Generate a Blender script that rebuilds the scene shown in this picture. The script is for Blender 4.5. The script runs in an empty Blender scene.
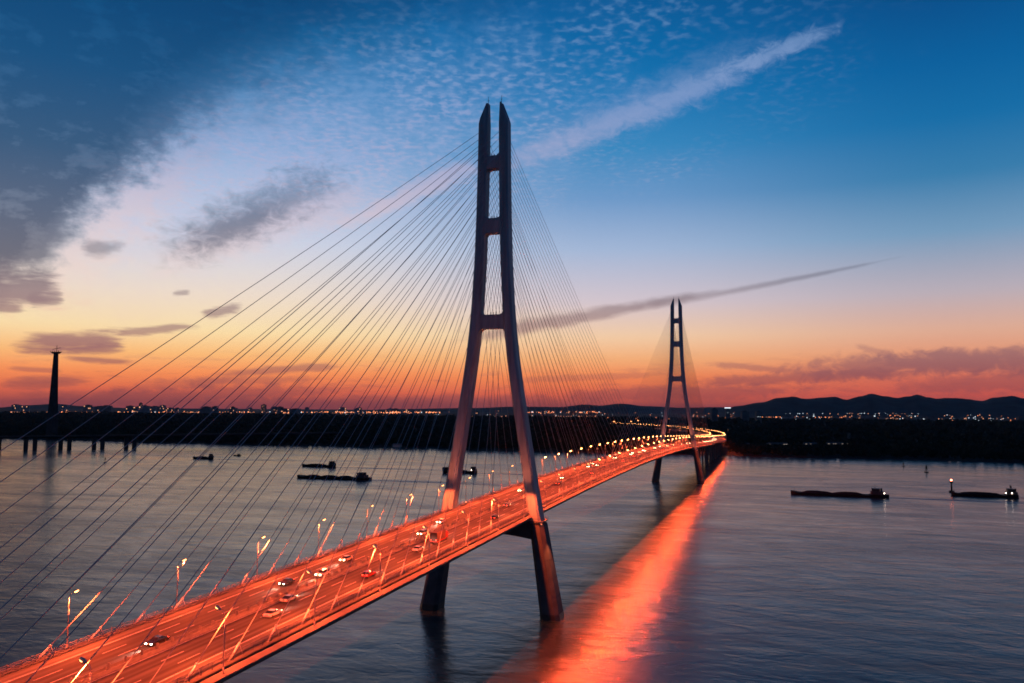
import bpy, bmesh, math, random
import numpy as np
from mathutils import Vector, Matrix
PI = math.pi
random.seed(7)
rng = np.random.default_rng(11)
sc = bpy.context.scene
C = sc.collection

# ------------------------------------------------------------------ camera numbers
F, PITCH, YAW, ROLL = 809.9, 0.08333, 0.31911, 0.00616
CAM = Vector((114.51, -321.03, 83.24))
SPAN = 645.6                      # the two towers stand at y = 0 and y = SPAN; x > 0 is downstream


def srgb(r, g, b):
    f = lambda c: ((c / 255 + .055) / 1.055) ** 2.4 if c > 10 else c / 255 / 12.92
    return (f(r), f(g), f(b), 1.0)


def azel(x, y):
    """direction of a photograph point: degrees right of the camera heading, degrees above the horizon"""
    dx, dy = x - 512, y - 341.5
    c, s = math.cos(ROLL), math.sin(ROLL)
    px, py = dx * c + dy * s, -dx * s + dy * c
    d = Vector((px / F, 1, -py / F))
    c, s = math.cos(PITCH), math.sin(PITCH)
    d = Vector((d.x, d.y * c - d.z * s, d.y * s + d.z * c)).normalized()
    return math.degrees(math.atan2(d.x, d.y)), math.degrees(math.asin(d.z))


def at(x, y, dist, z=None):
    """ground point (x, y) seen at a photograph column, dist metres ahead"""
    a, e = azel(x, y)
    X = math.tan(math.radians(a)) * dist
    Y = dist
    c, s = math.cos(YAW), math.sin(YAW)
    return CAM.x + X * c - Y * s, CAM.y + X * s + Y * c


# ------------------------------------------------------------------ materials
MATS = {}


def mat(name, col, rough=.6, metal=0., var=.25, scale=1.0, bump=0., spec=.5, stretch=None, emit=None, estr=0., noise_detail=6):
    m = bpy.data.materials.new(name)
    m.use_nodes = True
    nt = m.node_tree
    b = nt.nodes['Principled BSDF']
    b.inputs['Roughness'].default_value = rough
    b.inputs['Metallic'].default_value = metal
    b.inputs['Specular IOR Level'].default_value = spec
    tc = nt.nodes.new('ShaderNodeTexCoord')
    mp = nt.nodes.new('ShaderNodeMapping')
    if stretch:
        mp.inputs['Scale'].default_value = stretch
    nt.links.new(tc.outputs['Object'], mp.inputs[0])
    n = nt.nodes.new('ShaderNodeTexNoise')
    n.inputs['Scale'].default_value = scale
    n.inputs['Detail'].default_value = noise_detail
    nt.links.new(mp.outputs[0], n.inputs['Vector'])
    r = nt.nodes.new('ShaderNodeValToRGB')
    r.color_ramp.elements[0].position = .3
    r.color_ramp.elements[1].position = .7
    c = Vector(col[:3])
    r.color_ramp.elements[0].color = (*(c * (1 - var)), 1)
    r.color_ramp.elements[1].color = (*(c * (1 + var)), 1)
    nt.links.new(n.outputs['Fac'], r.inputs[0])
    nt.links.new(r.outputs[0], b.inputs['Base Color'])
    if bump:
        bp = nt.nodes.new('ShaderNodeBump')
        bp.inputs['Strength'].default_value = bump
        nt.links.new(n.outputs['Fac'], bp.inputs['Height'])
        nt.links.new(bp.outputs[0], b.inputs['Normal'])
    if emit:
        b.inputs['Emission Color'].default_value = (*emit[:3], 1)
        b.inputs['Emission Strength'].default_value = estr
    MATS[name] = m
    return m


def grey(v, t=(1, 1, 1)):
    return (v * t[0], v * t[1], v * t[2], 1)


M = {}
M['asphalt'] = mat('asphalt', grey(.054), .9, var=.32, scale=.6, stretch=(1.2, .012, 1), noise_detail=5, spec=.12)
M['paint'] = mat('road_paint', grey(.36), .8, var=.3, scale=1.2, spec=.2)
M['concrete'] = mat('concrete', grey(.09, (.92, 1, 1.05)), .85, spec=.2, var=.22, scale=.25, bump=.05)
M['wet_concrete'] = mat('wet_concrete', grey(.03, (.9, 1, .95)), .35, var=.4, scale=.8)
M['far_concrete'] = mat('weathered_concrete', grey(.045, (.9, 1, 1.05)), .9, var=.25, scale=.1, spec=.05)
M['steel_grey'] = mat('painted_steel', grey(.3, (.72, 1, 1.12)), .6, spec=.3, var=.3, scale=.5, stretch=(1, 1, .07), bump=.03)
M['girder'] = mat('girder_steel', grey(.075, (1, 1, 1)), .75, spec=.2, var=.22, scale=.3)
M['fairing'] = mat('fairing_steel', grey(.12), .75, var=.2, scale=.3, spec=.2)
M['rail'] = mat('rail_steel', grey(.13), .7, spec=.25, var=.15, scale=1)
M['kerb'] = mat('kerb_concrete', grey(.085), .85, spec=.2, var=.25, scale=.6)
M['cable'] = mat('cable_sheath', grey(.34, (.95, 1, 1.05)), .6, spec=.25, var=.1, scale=.5)
M['sleeve'] = mat('sleeve_steel', grey(.4), .4, var=.1, scale=.5)
M['lamp_metal'] = mat('lamp_post_metal', grey(.35), .45, var=.1, scale=2)
M['lens'] = mat('lamp_lens', (.9, .8, .6), .2, var=.02, scale=3, emit=(1, .32, .09), estr=11)
M['lens_flood'] = mat('floodlight_lens', (.9, .8, .6), .2, var=.02, scale=3, emit=(1, .3, .12), estr=2.5)
M['lens_big'] = mat('large_lamp_lens', (.9, .8, .6), .2, var=.02, scale=3, emit=(1, .40, .12), estr=34)
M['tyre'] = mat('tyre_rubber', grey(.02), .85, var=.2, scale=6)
M['glass'] = mat('vehicle_glass', grey(.02), .08, var=.1, scale=3)
M['head'] = mat('headlight', (.9, .9, .85), .2, var=.02, scale=3, emit=(1, .72, .42), estr=40)
M['tail'] = mat('tail_light', (.4, .02, .02), .3, var=.05, scale=3, emit=(1, .05, .02), estr=9)
M['foliage'] = mat('foliage', (.02, .033, .024), .9, spec=.1, var=.5, scale=.08)
M['land'] = mat('bank_soil', (.03, .036, .032), .95, spec=.05, var=.4, scale=.01)
M['hill'] = mat('wooded_hill', (.04, .055, .055), .95, spec=.05, var=.35, scale=.004, bump=.3)
M['hull'] = mat('barge_hull', grey(.014), .75, spec=.1, var=.35, scale=.3)
M['cargo'] = mat('sand_cargo', (.018, .018, .018), .95, var=.4, scale=.4, bump=.4, spec=.05)
M['foam'] = mat('wake_foam', grey(.2), .5, var=.5, scale=.3, spec=.5)
M['house'] = mat('deckhouse_paint', grey(.05), .7, var=.25, scale=.5, spec=.2)
M['boat_lamp'] = mat('boat_lamp', grey(.8), .3, var=.02, scale=2, emit=(1, .75, .6), estr=14)
M['red_lamp'] = mat('beacon_lamp', (.6, .05, .03), .3, var=.02, scale=2, emit=(1, .2, .1), estr=14)
M['wall'] = mat('building_wall', grey(.11, (.95, 1, 1.05)), .85, var=.3, scale=.03)
M['wallb'] = mat('building_wall_pale', grey(.2), .85, var=.3, scale=.03)
M['roof'] = mat('building_roof', grey(.07), .9, var=.3, scale=.05)
M['win_warm'] = mat('lit_window_warm', (.4, .3, .2), .3, var=.05, scale=1, emit=(1, .42, .2), estr=1.4)
M['win_white'] = mat('lit_window_white', (.4, .4, .4), .3, var=.05, scale=1, emit=(.8, .92, 1), estr=1.6)
M['shed_win'] = mat('dim_shed_window', (.4, .4, .4), .3, var=.05, scale=1, emit=(.8, .62, .5), estr=.6)
M['win_dark'] = mat('dark_window', grey(.03), .15, var=.2, scale=1)
M['city_warm'] = mat('city_light_warm', (.5, .4, .3), .3, var=.02, scale=1, emit=(1, .27, .085), estr=3.2)
M['city_white'] = mat('city_light_white', (.5, .5, .5), .3, var=.02, scale=1, emit=(.75, .9, 1), estr=2.0)
M['city_pink'] = mat('city_light_amber', (.5, .4, .4), .3, var=.02, scale=1, emit=(1, .4, .2), estr=2.6)
for nm, c in dict(white=grey(.42), silver=grey(.24), black=grey(.02), red=(.3, .03, .025, 1), blue=(.05, .09, .2, 1), beige=(.5, .42, .3, 1)).items():
    M['car_' + nm] = mat('car_paint_' + nm, c, .25, .1, var=.06, scale=1.5)
M['truckbox'] = mat('truck_box', (.05, .03, .03, 1), .7, var=.3, scale=.8, spec=.2)


def road_mat():
    """asphalt with worn wheel tracks along each lane and paler shoulders"""
    m = M['asphalt']
    nt = m.node_tree
    b = nt.nodes['Principled BSDF']
    src = b.inputs['Base Color'].links[0].from_socket
    tc = nt.nodes['Texture Coordinate']
    sp = nt.nodes.new('ShaderNodeSeparateXYZ')
    nt.links.new(tc.outputs['Object'], sp.inputs[0])

    def mth(op, a_, b_):
        n = nt.nodes.new('ShaderNodeMath')
        n.operation = op
        for i, v in enumerate((a_, b_)):
            if isinstance(v, (int, float)):
                n.inputs[i].default_value = v
            else:
                nt.links.new(v, n.inputs[i])
        return n.outputs[0]
    ax = mth('ABSOLUTE', sp.outputs[0], 0.)
    t = mth('COSINE', mth('MULTIPLY', mth('SUBTRACT', ax, 3.1), 2 * PI / 1.875), 0.)
    lane = mth('ADD', mth('MULTIPLY', t, .16), .92)
    sh = nt.nodes.new('ShaderNodeMapRange')
    sh.inputs['From Min'].default_value = 12.3
    sh.inputs['From Max'].default_value = 12.9
    sh.inputs['To Min'].default_value = 1.
    sh.inputs['To Max'].default_value = 1.55
    nt.links.new(ax, sh.inputs['Value'])
    fac = mth('MULTIPLY', lane, sh.outputs[0])
    mx = nt.nodes.new('ShaderNodeVectorMath')
    mx.operation = 'SCALE'
    nt.links.new(src, mx.inputs[0])
    nt.links.new(fac, mx.inputs['Scale'])
    nt.links.new(mx.outputs[0], b.inputs['Base Color'])


road_mat()


def water_mat():
    m = bpy.data.materials.new('river_water')
    m.use_nodes = True
    nt = m.node_tree
    b = nt.nodes['Principled BSDF']
    b.inputs['IOR'].default_value = 1.33
    tc = nt.nodes.new('ShaderNodeTexCoord')

    def noise(scale, st, detail=3, rough=.5, dist=0.):
        mp = nt.nodes.new('ShaderNodeMapping')
        mp.inputs['Scale'].default_value = st
        mp.inputs['Rotation'].default_value = (0, 0, .22)
        nt.links.new(tc.outputs['Object'], mp.inputs[0])
        n = nt.nodes.new('ShaderNodeTexNoise')
        n.inputs['Scale'].default_value = scale
        n.inputs['Detail'].default_value = detail
        n.inputs['Roughness'].default_value = rough
        n.inputs['Distortion'].default_value = dist
        nt.links.new(mp.outputs[0], n.inputs['Vector'])
        return n.outputs['Fac']

    def math_(op, a, b_):
        n = nt.nodes.new('ShaderNodeMath')
        n.operation = op
        for i, v in enumerate((a, b_)):
            if isinstance(v, (int, float)):
                n.inputs[i].default_value = v
            else:
                nt.links.new(v, n.inputs[i])
        return n.outputs[0]
    ripples = noise(.42, (.75, 1.2, 1), 5, .62, .5)
    chop = noise(.085, (.7, 1.15, 1), 3, .55, .5)
    swell = noise(.014, (.6, 1.2, 1), 4, .55, .8)
    lanes = noise(.0065, (.45, 1.3, 1), 7, .62, 1.4)
    h = math_('ADD', math_('MULTIPLY', ripples, .62), math_('ADD', math_('MULTIPLY', chop, 2.6), math_('MULTIPLY', swell, 3.0)))
    bp = nt.nodes.new('ShaderNodeBump')
    bp.inputs['Strength'].default_value = .2
    bp.inputs['Distance'].default_value = .8
    nt.links.new(h, bp.inputs['Height'])
    r = nt.nodes.new('ShaderNodeMapRange')
    r.inputs['From Min'].default_value = .3
    r.inputs['From Max'].default_value = .7
    r.inputs['To Min'].default_value = .10
    r.inputs['To Max'].default_value = .26
    nt.links.new(lanes, r.inputs['Value'])
    cr = nt.nodes.new('ShaderNodeValToRGB')
    cr.color_ramp.elements[0].position = .3
    cr.color_ramp.elements[0].color = (.012, .028, .034, 1)
    cr.color_ramp.elements[1].position = .7
    cr.color_ramp.elements[1].color = (.026, .04, .044, 1)
    nt.links.new(lanes, cr.inputs[0])
    # calm stretches between choppy ones: two lobes of wave slopes
    b2 = nt.nodes.new('ShaderNodeBsdfPrincipled')
    b2.inputs['IOR'].default_value = 1.33
    b2.inputs['Roughness'].default_value = .52
    for q in (b, b2):
        nt.links.new(bp.outputs[0], q.inputs['Normal'])
        nt.links.new(cr.outputs[0], q.inputs['Base Color'])
    nt.links.new(r.outputs[0], b.inputs['Roughness'])
    ms = nt.nodes.new('ShaderNodeMixShader')
    f = nt.nodes.new('ShaderNodeMapRange')
    f.inputs['From Min'].default_value = .38
    f.inputs['From Max'].default_value = .62
    f.inputs['To Min'].default_value = .08
    f.inputs['To Max'].default_value = .48
    eddy = noise(.028, (.6, 1.3, 1), 5, .65, 1.6)
    nt.links.new(math_('ADD', math_('MULTIPLY', lanes, .35), math_('MULTIPLY', eddy, .65)), f.inputs['Value'])
    nt.links.new(f.outputs[0], ms.inputs[0])
    nt.links.new(b.outputs[0], ms.inputs[1])
    nt.links.new(b2.outputs[0], ms.inputs[2])
    nt.links.new(ms.outputs[0], nt.nodes['Material Output'].inputs['Surface'])
    return m


M['water'] = water_mat()


# ------------------------------------------------------------------ mesh helpers
class MB:
    def __init__(s):
        s.v, s.f, s.mi = [], [], []

    def add(s, vs, fs, mi=0):
        o = len(s.v)
        s.v += [tuple(v) for v in vs]
        s.f += [tuple(i + o for i in f) for f in fs]
        s.mi += [mi] * len(fs)

    def box(s, x0, y0, z0, x1, y1, z1, mi=0):
        s.add([(x0, y0, z0), (x1, y0, z0), (x1, y1, z0), (x0, y1, z0), (x0, y0, z1), (x1, y0, z1), (x1, y1, z1), (x0, y1, z1)],
              [(3, 2, 1, 0), (4, 5, 6, 7), (0, 1, 5, 4), (1, 2, 6, 5), (2, 3, 7, 6), (3, 0, 4, 7)], mi)

    def loft(s, rings, mi=0, caps=True, closed=True):
        n = len(rings[0])
        vs = [p for r in rings for p in r]
        fs = []
        for k in range(len(rings) - 1):
            for i in range(n if closed else n - 1):
                j = (i + 1) % n
                fs.append((k * n + i, k * n + j, (k + 1) * n + j, (k + 1) * n + i))
        if caps and closed:
            fs.append(tuple(range(n))[::-1])
            fs.append(tuple((len(rings) - 1) * n + i for i in range(n)))
        s.add(vs, fs, mi)

    def tube(s, pts, r, n=6, mi=0, caps=True):
        pts = [Vector(p) for p in pts]
        rs = r if isinstance(r, (list, tuple)) else [r] * len(pts)
        rings = []
        for i, p in enumerate(pts):
            d = (pts[min(i + 1, len(pts) - 1)] - pts[max(i - 1, 0)]).normalized()
            ref = Vector((0, 0, 1)) if abs(d.z) < .95 else Vector((1, 0, 0))
            a = d.cross(ref).normalized()
            b = d.cross(a).normalized()
            rings.append([p + (a * math.cos(2 * PI * k / n) + b * math.sin(2 * PI * k / n)) * rs[i] for k in range(n)])
        s.loft(rings, mi, caps)

    def prism(s, poly, axis, a0, a1, mi=0):
        """poly of (p, q) extruded along axis: 'x' -> (y, z) poly, 'y' -> (x, z), 'z' -> (x, y)"""
        f = {'x': lambda p, q, a: (a, p, q), 'y': lambda p, q, a: (p, a, q), 'z': lambda p, q, a: (p, q, a)}[axis]
        s.loft([[f(p, q, a0) for p, q in poly], [f(p, q, a1) for p, q in poly]], mi)

    def mesh(s, name, mats):
        me = bpy.data.meshes.new(name)
        me.from_pydata(s.v, [], s.f)
        for m in (mats if isinstance(mats, (list, tuple)) else [mats]):
            me.materials.append(m)
        me.polygons.foreach_set('material_index', s.mi)
        bm = bmesh.new()
        bm.from_mesh(me)
        bmesh.ops.recalc_face_normals(bm, faces=bm.faces)
        bm.to_mesh(me)
        bm.free()
        me.update()
        return me

    def build(s, name, mats, parent=None, smooth=False):
        me = s.mesh(name, mats)
        o = bpy.data.objects.new(name, me)
        C.objects.link(o)
        if parent:
            o.parent = parent
        if smooth:
            me.polygons.foreach_set('use_smooth', [True] * len(me.polygons))
        return o


def tag(o, label=None, cat=None, group=None, kind=None):
    for k, v in (('label', label), ('category', cat), ('group', group), ('kind', kind)):
        if v:
            o[k] = v
    return o


def empty(name, loc=(0, 0, 0), rz=0., parent=None):
    o = bpy.data.objects.new(name, None)
    C.objects.link(o)
    o.location = loc
    o.rotation_euler = (0, 0, rz)
    if parent:
        o.parent = parent
    return o


KIDS = {}


def kids(o):
    return [c for c in bpy.data.objects if c.parent == o]


def copy_tree(o, tree, parent=None):
    """tree = nested list of (object, subtree)"""
    c = o.copy()
    C.objects.link(c)
    c.parent = parent
    for ch, sub in tree:
        copy_tree(ch, sub, c)
    return c


def tree_of(o):
    return [(c, tree_of(c)) for c in kids(o)]


def plain(me_name, verts, faces, m, kind=None, label=None):
    me = bpy.data.meshes.new(me_name)
    me.from_pydata(verts, [], faces)
    me.materials.append(m)
    o = bpy.data.objects.new(me_name, me)
    C.objects.link(o)
    if kind:
        o['kind'] = kind
    if label:
        o['label'] = label
    return o


# ------------------------------------------------------------------ road alignment
def zdeck(u):
    if 0 <= u <= SPAN:
        return 45.8 - 4.08e-5 * (u - SPAN / 2) ** 2
    t = -u if u < 0 else u - SPAN
    z = 41.55 - .0263 * t
    if u > SPAN and z < 28:
        z = 21 + 7 * math.exp(-(28 - z) / 7)
    return z


RC, U0 = 3000., 1180.


def road(u, v, dz=0.):
    """point on the road: u along it, v to the right of its centre line"""
    if u <= U0:
        return Vector((v, u, zdeck(u) + dz))
    t = (u - U0) / RC
    cx, cy = -RC + RC * math.cos(t), U0 + RC * math.sin(t)
    return Vector((cx + v * math.cos(t), cy + v * math.sin(t), zdeck(u) + dz))


def heading(u):
    return 0. if u <= U0 else (u - U0) / RC


def stations(u0, u1, step):
    n = max(1, int(math.ceil((u1 - u0) / step)))
    return [u0 + (u1 - u0) * i / n for i in range(n + 1)]


def sweep(mb, prof, u0, u1, step=12., mi=0):
    mb.loft([[road(u, v, z) for v, z in prof] for u in stations(u0, u1, step)], mi)


UB0, UB1 = -330., 955.           # ends of the cable stayed bridge
UV1 = 3020.                      # end of the approach viaduct

# ------------------------------------------------------------------ the bridge
bridge = tag(empty('cable_stayed_bridge'), 'long cable stayed bridge with two A shaped towers and a red lit road deck', 'bridge')

g = MB()
sweep(g, [(-17.6, -.02), (17.6, -.02), (17.6, -.9), (13, -3.3), (-13, -3.3), (-17.6, -.9)], UB0, UB1)
g.build('deck_girder', M['girder'], bridge)
r_ = MB()
sweep(r_, [(-15.6, -.015), (15.6, -.015), (15.6, .03), (-15.6, .03)], UB0, UB1)
r_.build('road_surface', M['asphalt'], bridge)


def notch(u0, u1):
    """side fairings stop where the tower legs pass"""
    cuts = [c for c in (0, SPAN)]
    a = u0
    out = []
    for c in cuts:
        if u0 < c < u1:
            out.append((a, c - 5.6))
            a = c + 5.6
    out.append((a, u1))
    return out


for s in (-1, 1):
    w = MB()
    for a, b in notch(UB0, UB1):
        sweep(w, [(18.15 * s, -.5), (18.5 * s, -.5), (19.4 * s, -1.1), (19.4 * s, -1.6), (17.63 * s, -2.9), (17.63 * s, -1.0), (18.15 * s, -1.0)], a, b)
    w.build('wind_fairing', M['fairing'], bridge)
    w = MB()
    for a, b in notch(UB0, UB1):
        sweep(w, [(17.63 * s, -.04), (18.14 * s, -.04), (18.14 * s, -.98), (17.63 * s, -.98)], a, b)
    w.build('gap_shade_strip', M['tyre'], bridge)  # black strip added to draw the shadow line between deck edge and fairing
    k = MB()
    for a, b in notch(UB0, UB1):
        sweep(k, [(15.6 * s, 0), (16.1 * s, 0), (16.1 * s, .32), (15.6 * s, .32)], a, b)
    k.build('kerb', M['kerb'], bridge)


def railing(mb, v, u0, u1, h, step=3., rails=(.4, .75, 1.1), th=.05):
    for u in stations(u0, u1, step):
        p = road(u, v)
        mb.box(p.x - .06, p.y - .06, p.z - .05, p.x + .06, p.y + .06, p.z + h)
    for z in rails:
        sweep(mb, [(v - th, z - th), (v + th, z - th), (v + th, z + th), (v - th, z + th)], u0, u1, 12.)


for s in (-1, 1):
    m_ = MB()
    for a, b in notch(UB0, UB1):
        railing(m_, 17.2 * s, a, b, 1.25)
    m_.build('railing', M['rail'], bridge)
    m_ = MB()
    for a, b in notch(UB0, UB1):
        railing(m_, 15.85 * s, a, b, .95, 4., (.55, .85), .07)
    m_.build('guardrail', M['rail'], bridge)

mm = MB()
for s in (-1, 1):
    sweep(mm, [(.75 * s - .12, .03), (.75 * s + .12, .03), (.75 * s + .08, .75), (.75 * s - .08, .75)], UB0, UB1)
for u in stations(UB0, UB1, 4.):
    p = road(u, 0)
    mm.box(p.x - .3, p.y - .06, p.z, p.x + .3, p.y + .06, p.z + 1.5)
mm.build('median_barrier', M['rail'], bridge)


def markings(mb, u0, u1, half):
    for v in (1.25, half):
        for s in (-1, 1):
            sweep(mb, [(v * s - .15, .034), (v * s + .15, .034), (v * s + .15, .042), (v * s - .15, .042)], u0, u1)
    for v in (5.0, 8.75):
        for s in (-1, 1):
            u = u0
            while u < u1 - 6:
                sweep(mb, [(v * s - .09, .028), (v * s + .09, .028), (v * s + .09, .036), (v * s - .09, .036)], u, u + 6, 6)
                u += 15 if u1 < 1000 else 30


lm = MB()
markings(lm, UB0, UB1, 12.5)
lm.build('lane_markings', M['paint'], bridge)

# towers
LEGS = [(-4, 26.9, 8.6, 10.5), (0, 26.3, 8.1, 10.0), (18, 23.3, 7.0, 9.2), (37.2, 20.2, 6.0, 8.6)]
LEGU = [(37.4, 19.7, 4.9, 7.6), (50, 17.6, 4.6, 7.3), (65, 15.15, 4.45, 7.1), (80, 12.8, 4.3, 6.9), (92, 10.9, 4.2, 6.8), (104, 9.2, 4.15, 6.7),
        (116, 7.85, 4.1, 6.6), (128, 6.85, 4.1, 6.5), (146, 5.85, 4.05, 6.4), (165, 5.25, 4.0, 6.3), (185, 4.85, 4.0, 6.2), (205.6, 4.6, 4.0, 6.0)]


def octo(c, w, t, z, ch):
    a, b = w / 2, t / 2
    return [(c + x, y, z) for x, y in ((-a + ch, -b), (a - ch, -b), (a, -b + ch), (a, b - ch), (a - ch, b), (-a + ch, b), (-a, b - ch), (-a, -b + ch))]


def interp(tab, z):
    for p, q in zip(tab, tab[1:]):
        if p[0] <= z <= q[0]:
            k = (z - p[0]) / (q[0] - p[0])
            return [p[i] + (q[i] - p[i]) * k for i in range(1, 4)]
    return list(tab[-1][1:])


def pylon_meshes():
    out = {}
    for s in (-1, 1):
        lo = MB()
        rings = [octo(c * s, w, t, z, 1.5) for z, c, w, t in LEGS]
        lo.loft(rings)
        lo.loft([octo(interp(LEGS, z)[0] * s, interp(LEGS, z)[1] + .1, interp(LEGS, z)[2] + .1, z, 1.52) for z in (-3, 2.3)], 1)
        for z in (9, 16, 23, 30):
            a_ = interp(LEGS, z)
            lo.loft([octo(a_[0] * s, a_[1] + .06, a_[2] + .06, z, 1.51), octo(a_[0] * s, a_[1] + .06, a_[2] + .06, z + .25, 1.51)])
        out['leg_base', s] = lo.mesh('leg_base', [M['concrete'], M['wet_concrete']])
        up = MB()
        rings = [octo(c * s, w, t, z, .8) for z, c, w, t in LEGU]
        last = octo(LEGU[-1][1] * s, 4.0, 6.0, 0, .8)
        inner = (LEGU[-1][1] - 2.0)
        ring = []
        for x, y, _ in last:
            d = max(0., abs(x) - inner - .9) / 3.1
            ring.append((x, y * (.55 + .45 * d), 215.0 - 9.0 * d + .02))
        rings.append(ring)
        up.loft(rings)
        # joint bands of the steel segments, 3 cm proud
        z = 49.
        while z < 205:
            c, w, t = interp(LEGU, z)
            c2, w2, t2 = interp(LEGU, z + .35)
            up.loft([octo(c * s, w + .08, t + .08, z, .82), octo(c2 * s, w2 + .08, t2 + .08, z + .35, .82)])
            z += 11.5
        out['leg', s] = up.mesh('leg', M['steel_grey'])
        co = MB()
        c, w, t = interp(LEGU, 38.6)
        co.loft([octo(c * s, w + 2.6, t + 2.6, 37.9, 1.4), octo(c * s, w + 2.6, t + 2.6, 38.35, 1.4)])
        pts = octo(c * s, w + 2.5, t + 2.5, 39.4, 1.4)
        for i in range(8):
            a, b = Vector(pts[i]), Vector(pts[(i + 1) % 8])
            co.tube([a, b], .06, 4)
            for k in (0, .5):
                q = a.lerp(b, k)
                co.tube([q, q - Vector((0, 0, 1.05))], .05, 4)
        out['maintenance_platform', s] = co.mesh('maintenance_platform', M['rail'])
        ro = MB()
        x = (LEGU[-1][1] - 1.6) * s
        ro.tube([(x, 0, 214.6), (x, 0, 218.4)], [.14, .07], 6)
        ro.tube([(x - .5, 0, 216.6), (x + .5, 0, 216.6)], .08, 5)
        out['lightning_rod', s] = ro.mesh('lightning_rod', M['lamp_metal'])
    for z0, z1, r in ((185.8, 191.4, 1.2), (157.8, 164.2, 1.2), (117.0, 122.9, 1.8)):
        cb = MB()
        prof_r = []

        def edge(z):
            c, w, t = interp(LEGU, z)
            return c - w / 2 + .6
        top = [(edge(z1 + r) - .55, z1 + r), (edge(z1) - .6 - r * .3, z1 + r * .3), (edge(z1) - .6 - r, z1)]
        bot = [(edge(z0) - .6 - r, z0), (edge(z0) - .6 - r * .3, z0 - r * .3), (edge(z0 - r) - .55, z0 - r)]
        right = [(edge(z0 - r), z0 - r), (edge(z0), z0), (edge(z1), z1), (edge(z1 + r), z1 + r)]
        half = bot[:] + right[:] + top[:]
        poly = bot + right + top + [(-x, z) for x, z in top[::-1]] + [(-x, z) for x, z in right[::-1]] + [(-x, z) for x, z in bot[::-1]]
        cb.prism(poly, 'y', -2.2, 2.2)
        for x in (-1.2, 0, 1.2):
            cb.box(x - .12, -.12, z1, x + .12, .12, z1 + 1.3)
        out['cross_beam', z0] = cb.mesh('cross_beam', M['steel_grey'])
    cb = MB()
    n = 12
    poly = [(-18.6, 37.2), (18.6, 37.2)]
    for i in range(n + 1):
        x = 20.2 - 40.4 * i / n
        poly.append((x, 30.6 + 2.0 * (1 - (x / 20.2) ** 2)))
    cb.prism(poly, 'y', -3.4, 3.4)
    out['cross_beam', 30] = cb.mesh('cross_beam', M['concrete'])
    return out


PM = pylon_meshes()
for y, lab in ((0., 'nearer and larger of the two towers'), (SPAN, 'farther and smaller of the two towers')):
    py = tag(empty('pylon', (0, y, 0), parent=bridge), lab)
    for (nm, k), me in PM.items():
        o = bpy.data.objects.new(nm, me)
        C.objects.link(o)
        o.parent = py

# stay cables
def cable_pts(t, u, s, zt):
    """t tower y, u deck anchor, s side"""
    c, w, _ = interp(LEGU, zt)
    d = 1 if u > t else -1
    a = Vector((c * s, t + 2.9 * d, zt))
    b = road(u, 16.75 * s, .0)
    pts = []
    sag = (a - b).length * .004
    for i in range(9):
        k = i / 8
        p = b.lerp(a, k)
        p.z -= sag * 4 * k * (1 - k)
        pts.append(p)
    return pts


cabs = []
for t, sg in ((0., 1), (SPAN, -1)):
    for j in range(21):
        for s in (-1, 1):
            ub = t - sg * (286. - 11.9 * j)
            um = t + sg * (313. - 13.2 * j)
            zt = 202.5 - 2.85 * j
            cabs.append((t, ub, s, zt, 0))
            cabs.append((t, um, s, zt - .4, 1))
single = [c for c in cabs if c[0] == 0.] + [c for c in cabs if c[0] > 0 and c[2] == 1 and c[4] == 1][:16]
rest = [c for c in cabs if c not in single]
for t, u, s, zt, _ in single:
    pts = cable_pts(t, u, s, zt)
    m_ = MB()
    m_.tube(pts, .078, 6)
    cb = m_.build('stay_cable', M['cable'], bridge, smooth=True)
    m_ = MB()
    d = (pts[1] - pts[0]).normalized()
    m_.tube([pts[0] - d * .3, pts[0] + d * 3.6], .17, 8)
    m_.tube([pts[0] + d * 3.6, pts[0] + d * 4.0], .22, 8)
    q = pts[0] + d * 3.8
    m_.tube([q, (q.x, q.y + (1.2 if d.y < 0 else -1.2) * -1, zdeck(u))], .06, 5)
    m_.build('anchor_sleeve', M['sleeve'], cb, smooth=True)
m_ = MB()
for t, u, s, zt, _ in rest:
    m_.tube(cable_pts(t, u, s, zt), .095, 5)
tag(m_.build('stay_cables', M['cable'], bridge, smooth=True), kind='stuff')

# ------------------------------------------------------------------ approach viaduct beyond the bridge
via = tag(empty('approach_viaduct', (0, 0, 0)), 'long approach viaduct curving left over the dark far bank', 'viaduct')
g = MB()
sweep(g, [(-17, -.02), (17, -.02), (17, -.8), (9, -2.6), (-9, -2.6), (-17, -.8)], UB1 + .3, UV1, 30)
g.build('deck', M['kerb'], via)
g = MB()
sweep(g, [(-15.6, -.015), (15.6, -.015), (15.6, .03), (-15.6, .03)], UB1 + .3, UV1, 30)
g.build('road_surface', M['asphalt'], via)
for s in (-1, 1):
    g = MB()
    sweep(g, [(16.3 * s - .15, -.02), (16.3 * s + .15, -.02), (16.3 * s + .1, 1.0), (16.3 * s - .1, 1.0)], UB1 + .3, UV1, 30)
    g.build('parapet', M['kerb'], via)
g = MB()
markings(g, UB1 + .3, 2200, 12.5)
g.build('lane_markings', M['paint'], via)
pier = MB()
pier.box(-9, -1.6, -1.8, 9, 1.6, 0)
for s in (-1, 1):
    pier.tube([(6 * s, 0, -40), (6 * s, 0, -1.8)], 1.5, 10)
pme = pier.mesh('pier', M['concrete'])
for u in list(range(980, 1500, 50)) + list(range(1500, 3010, 100)):
    o = bpy.data.objects.new('pier', pme)
    C.objects.link(o)
    o.location = road(u, 0, -2.6)
    o.rotation_euler = (0, 0, heading(u))
    o.parent = via
for y in (-300., 950.):
    o = bpy.data.objects.new('bridge_pier', pme)
    C.objects.link(o)
    o.location = road(y, 0, -3.35)
    o.parent = bridge

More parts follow.
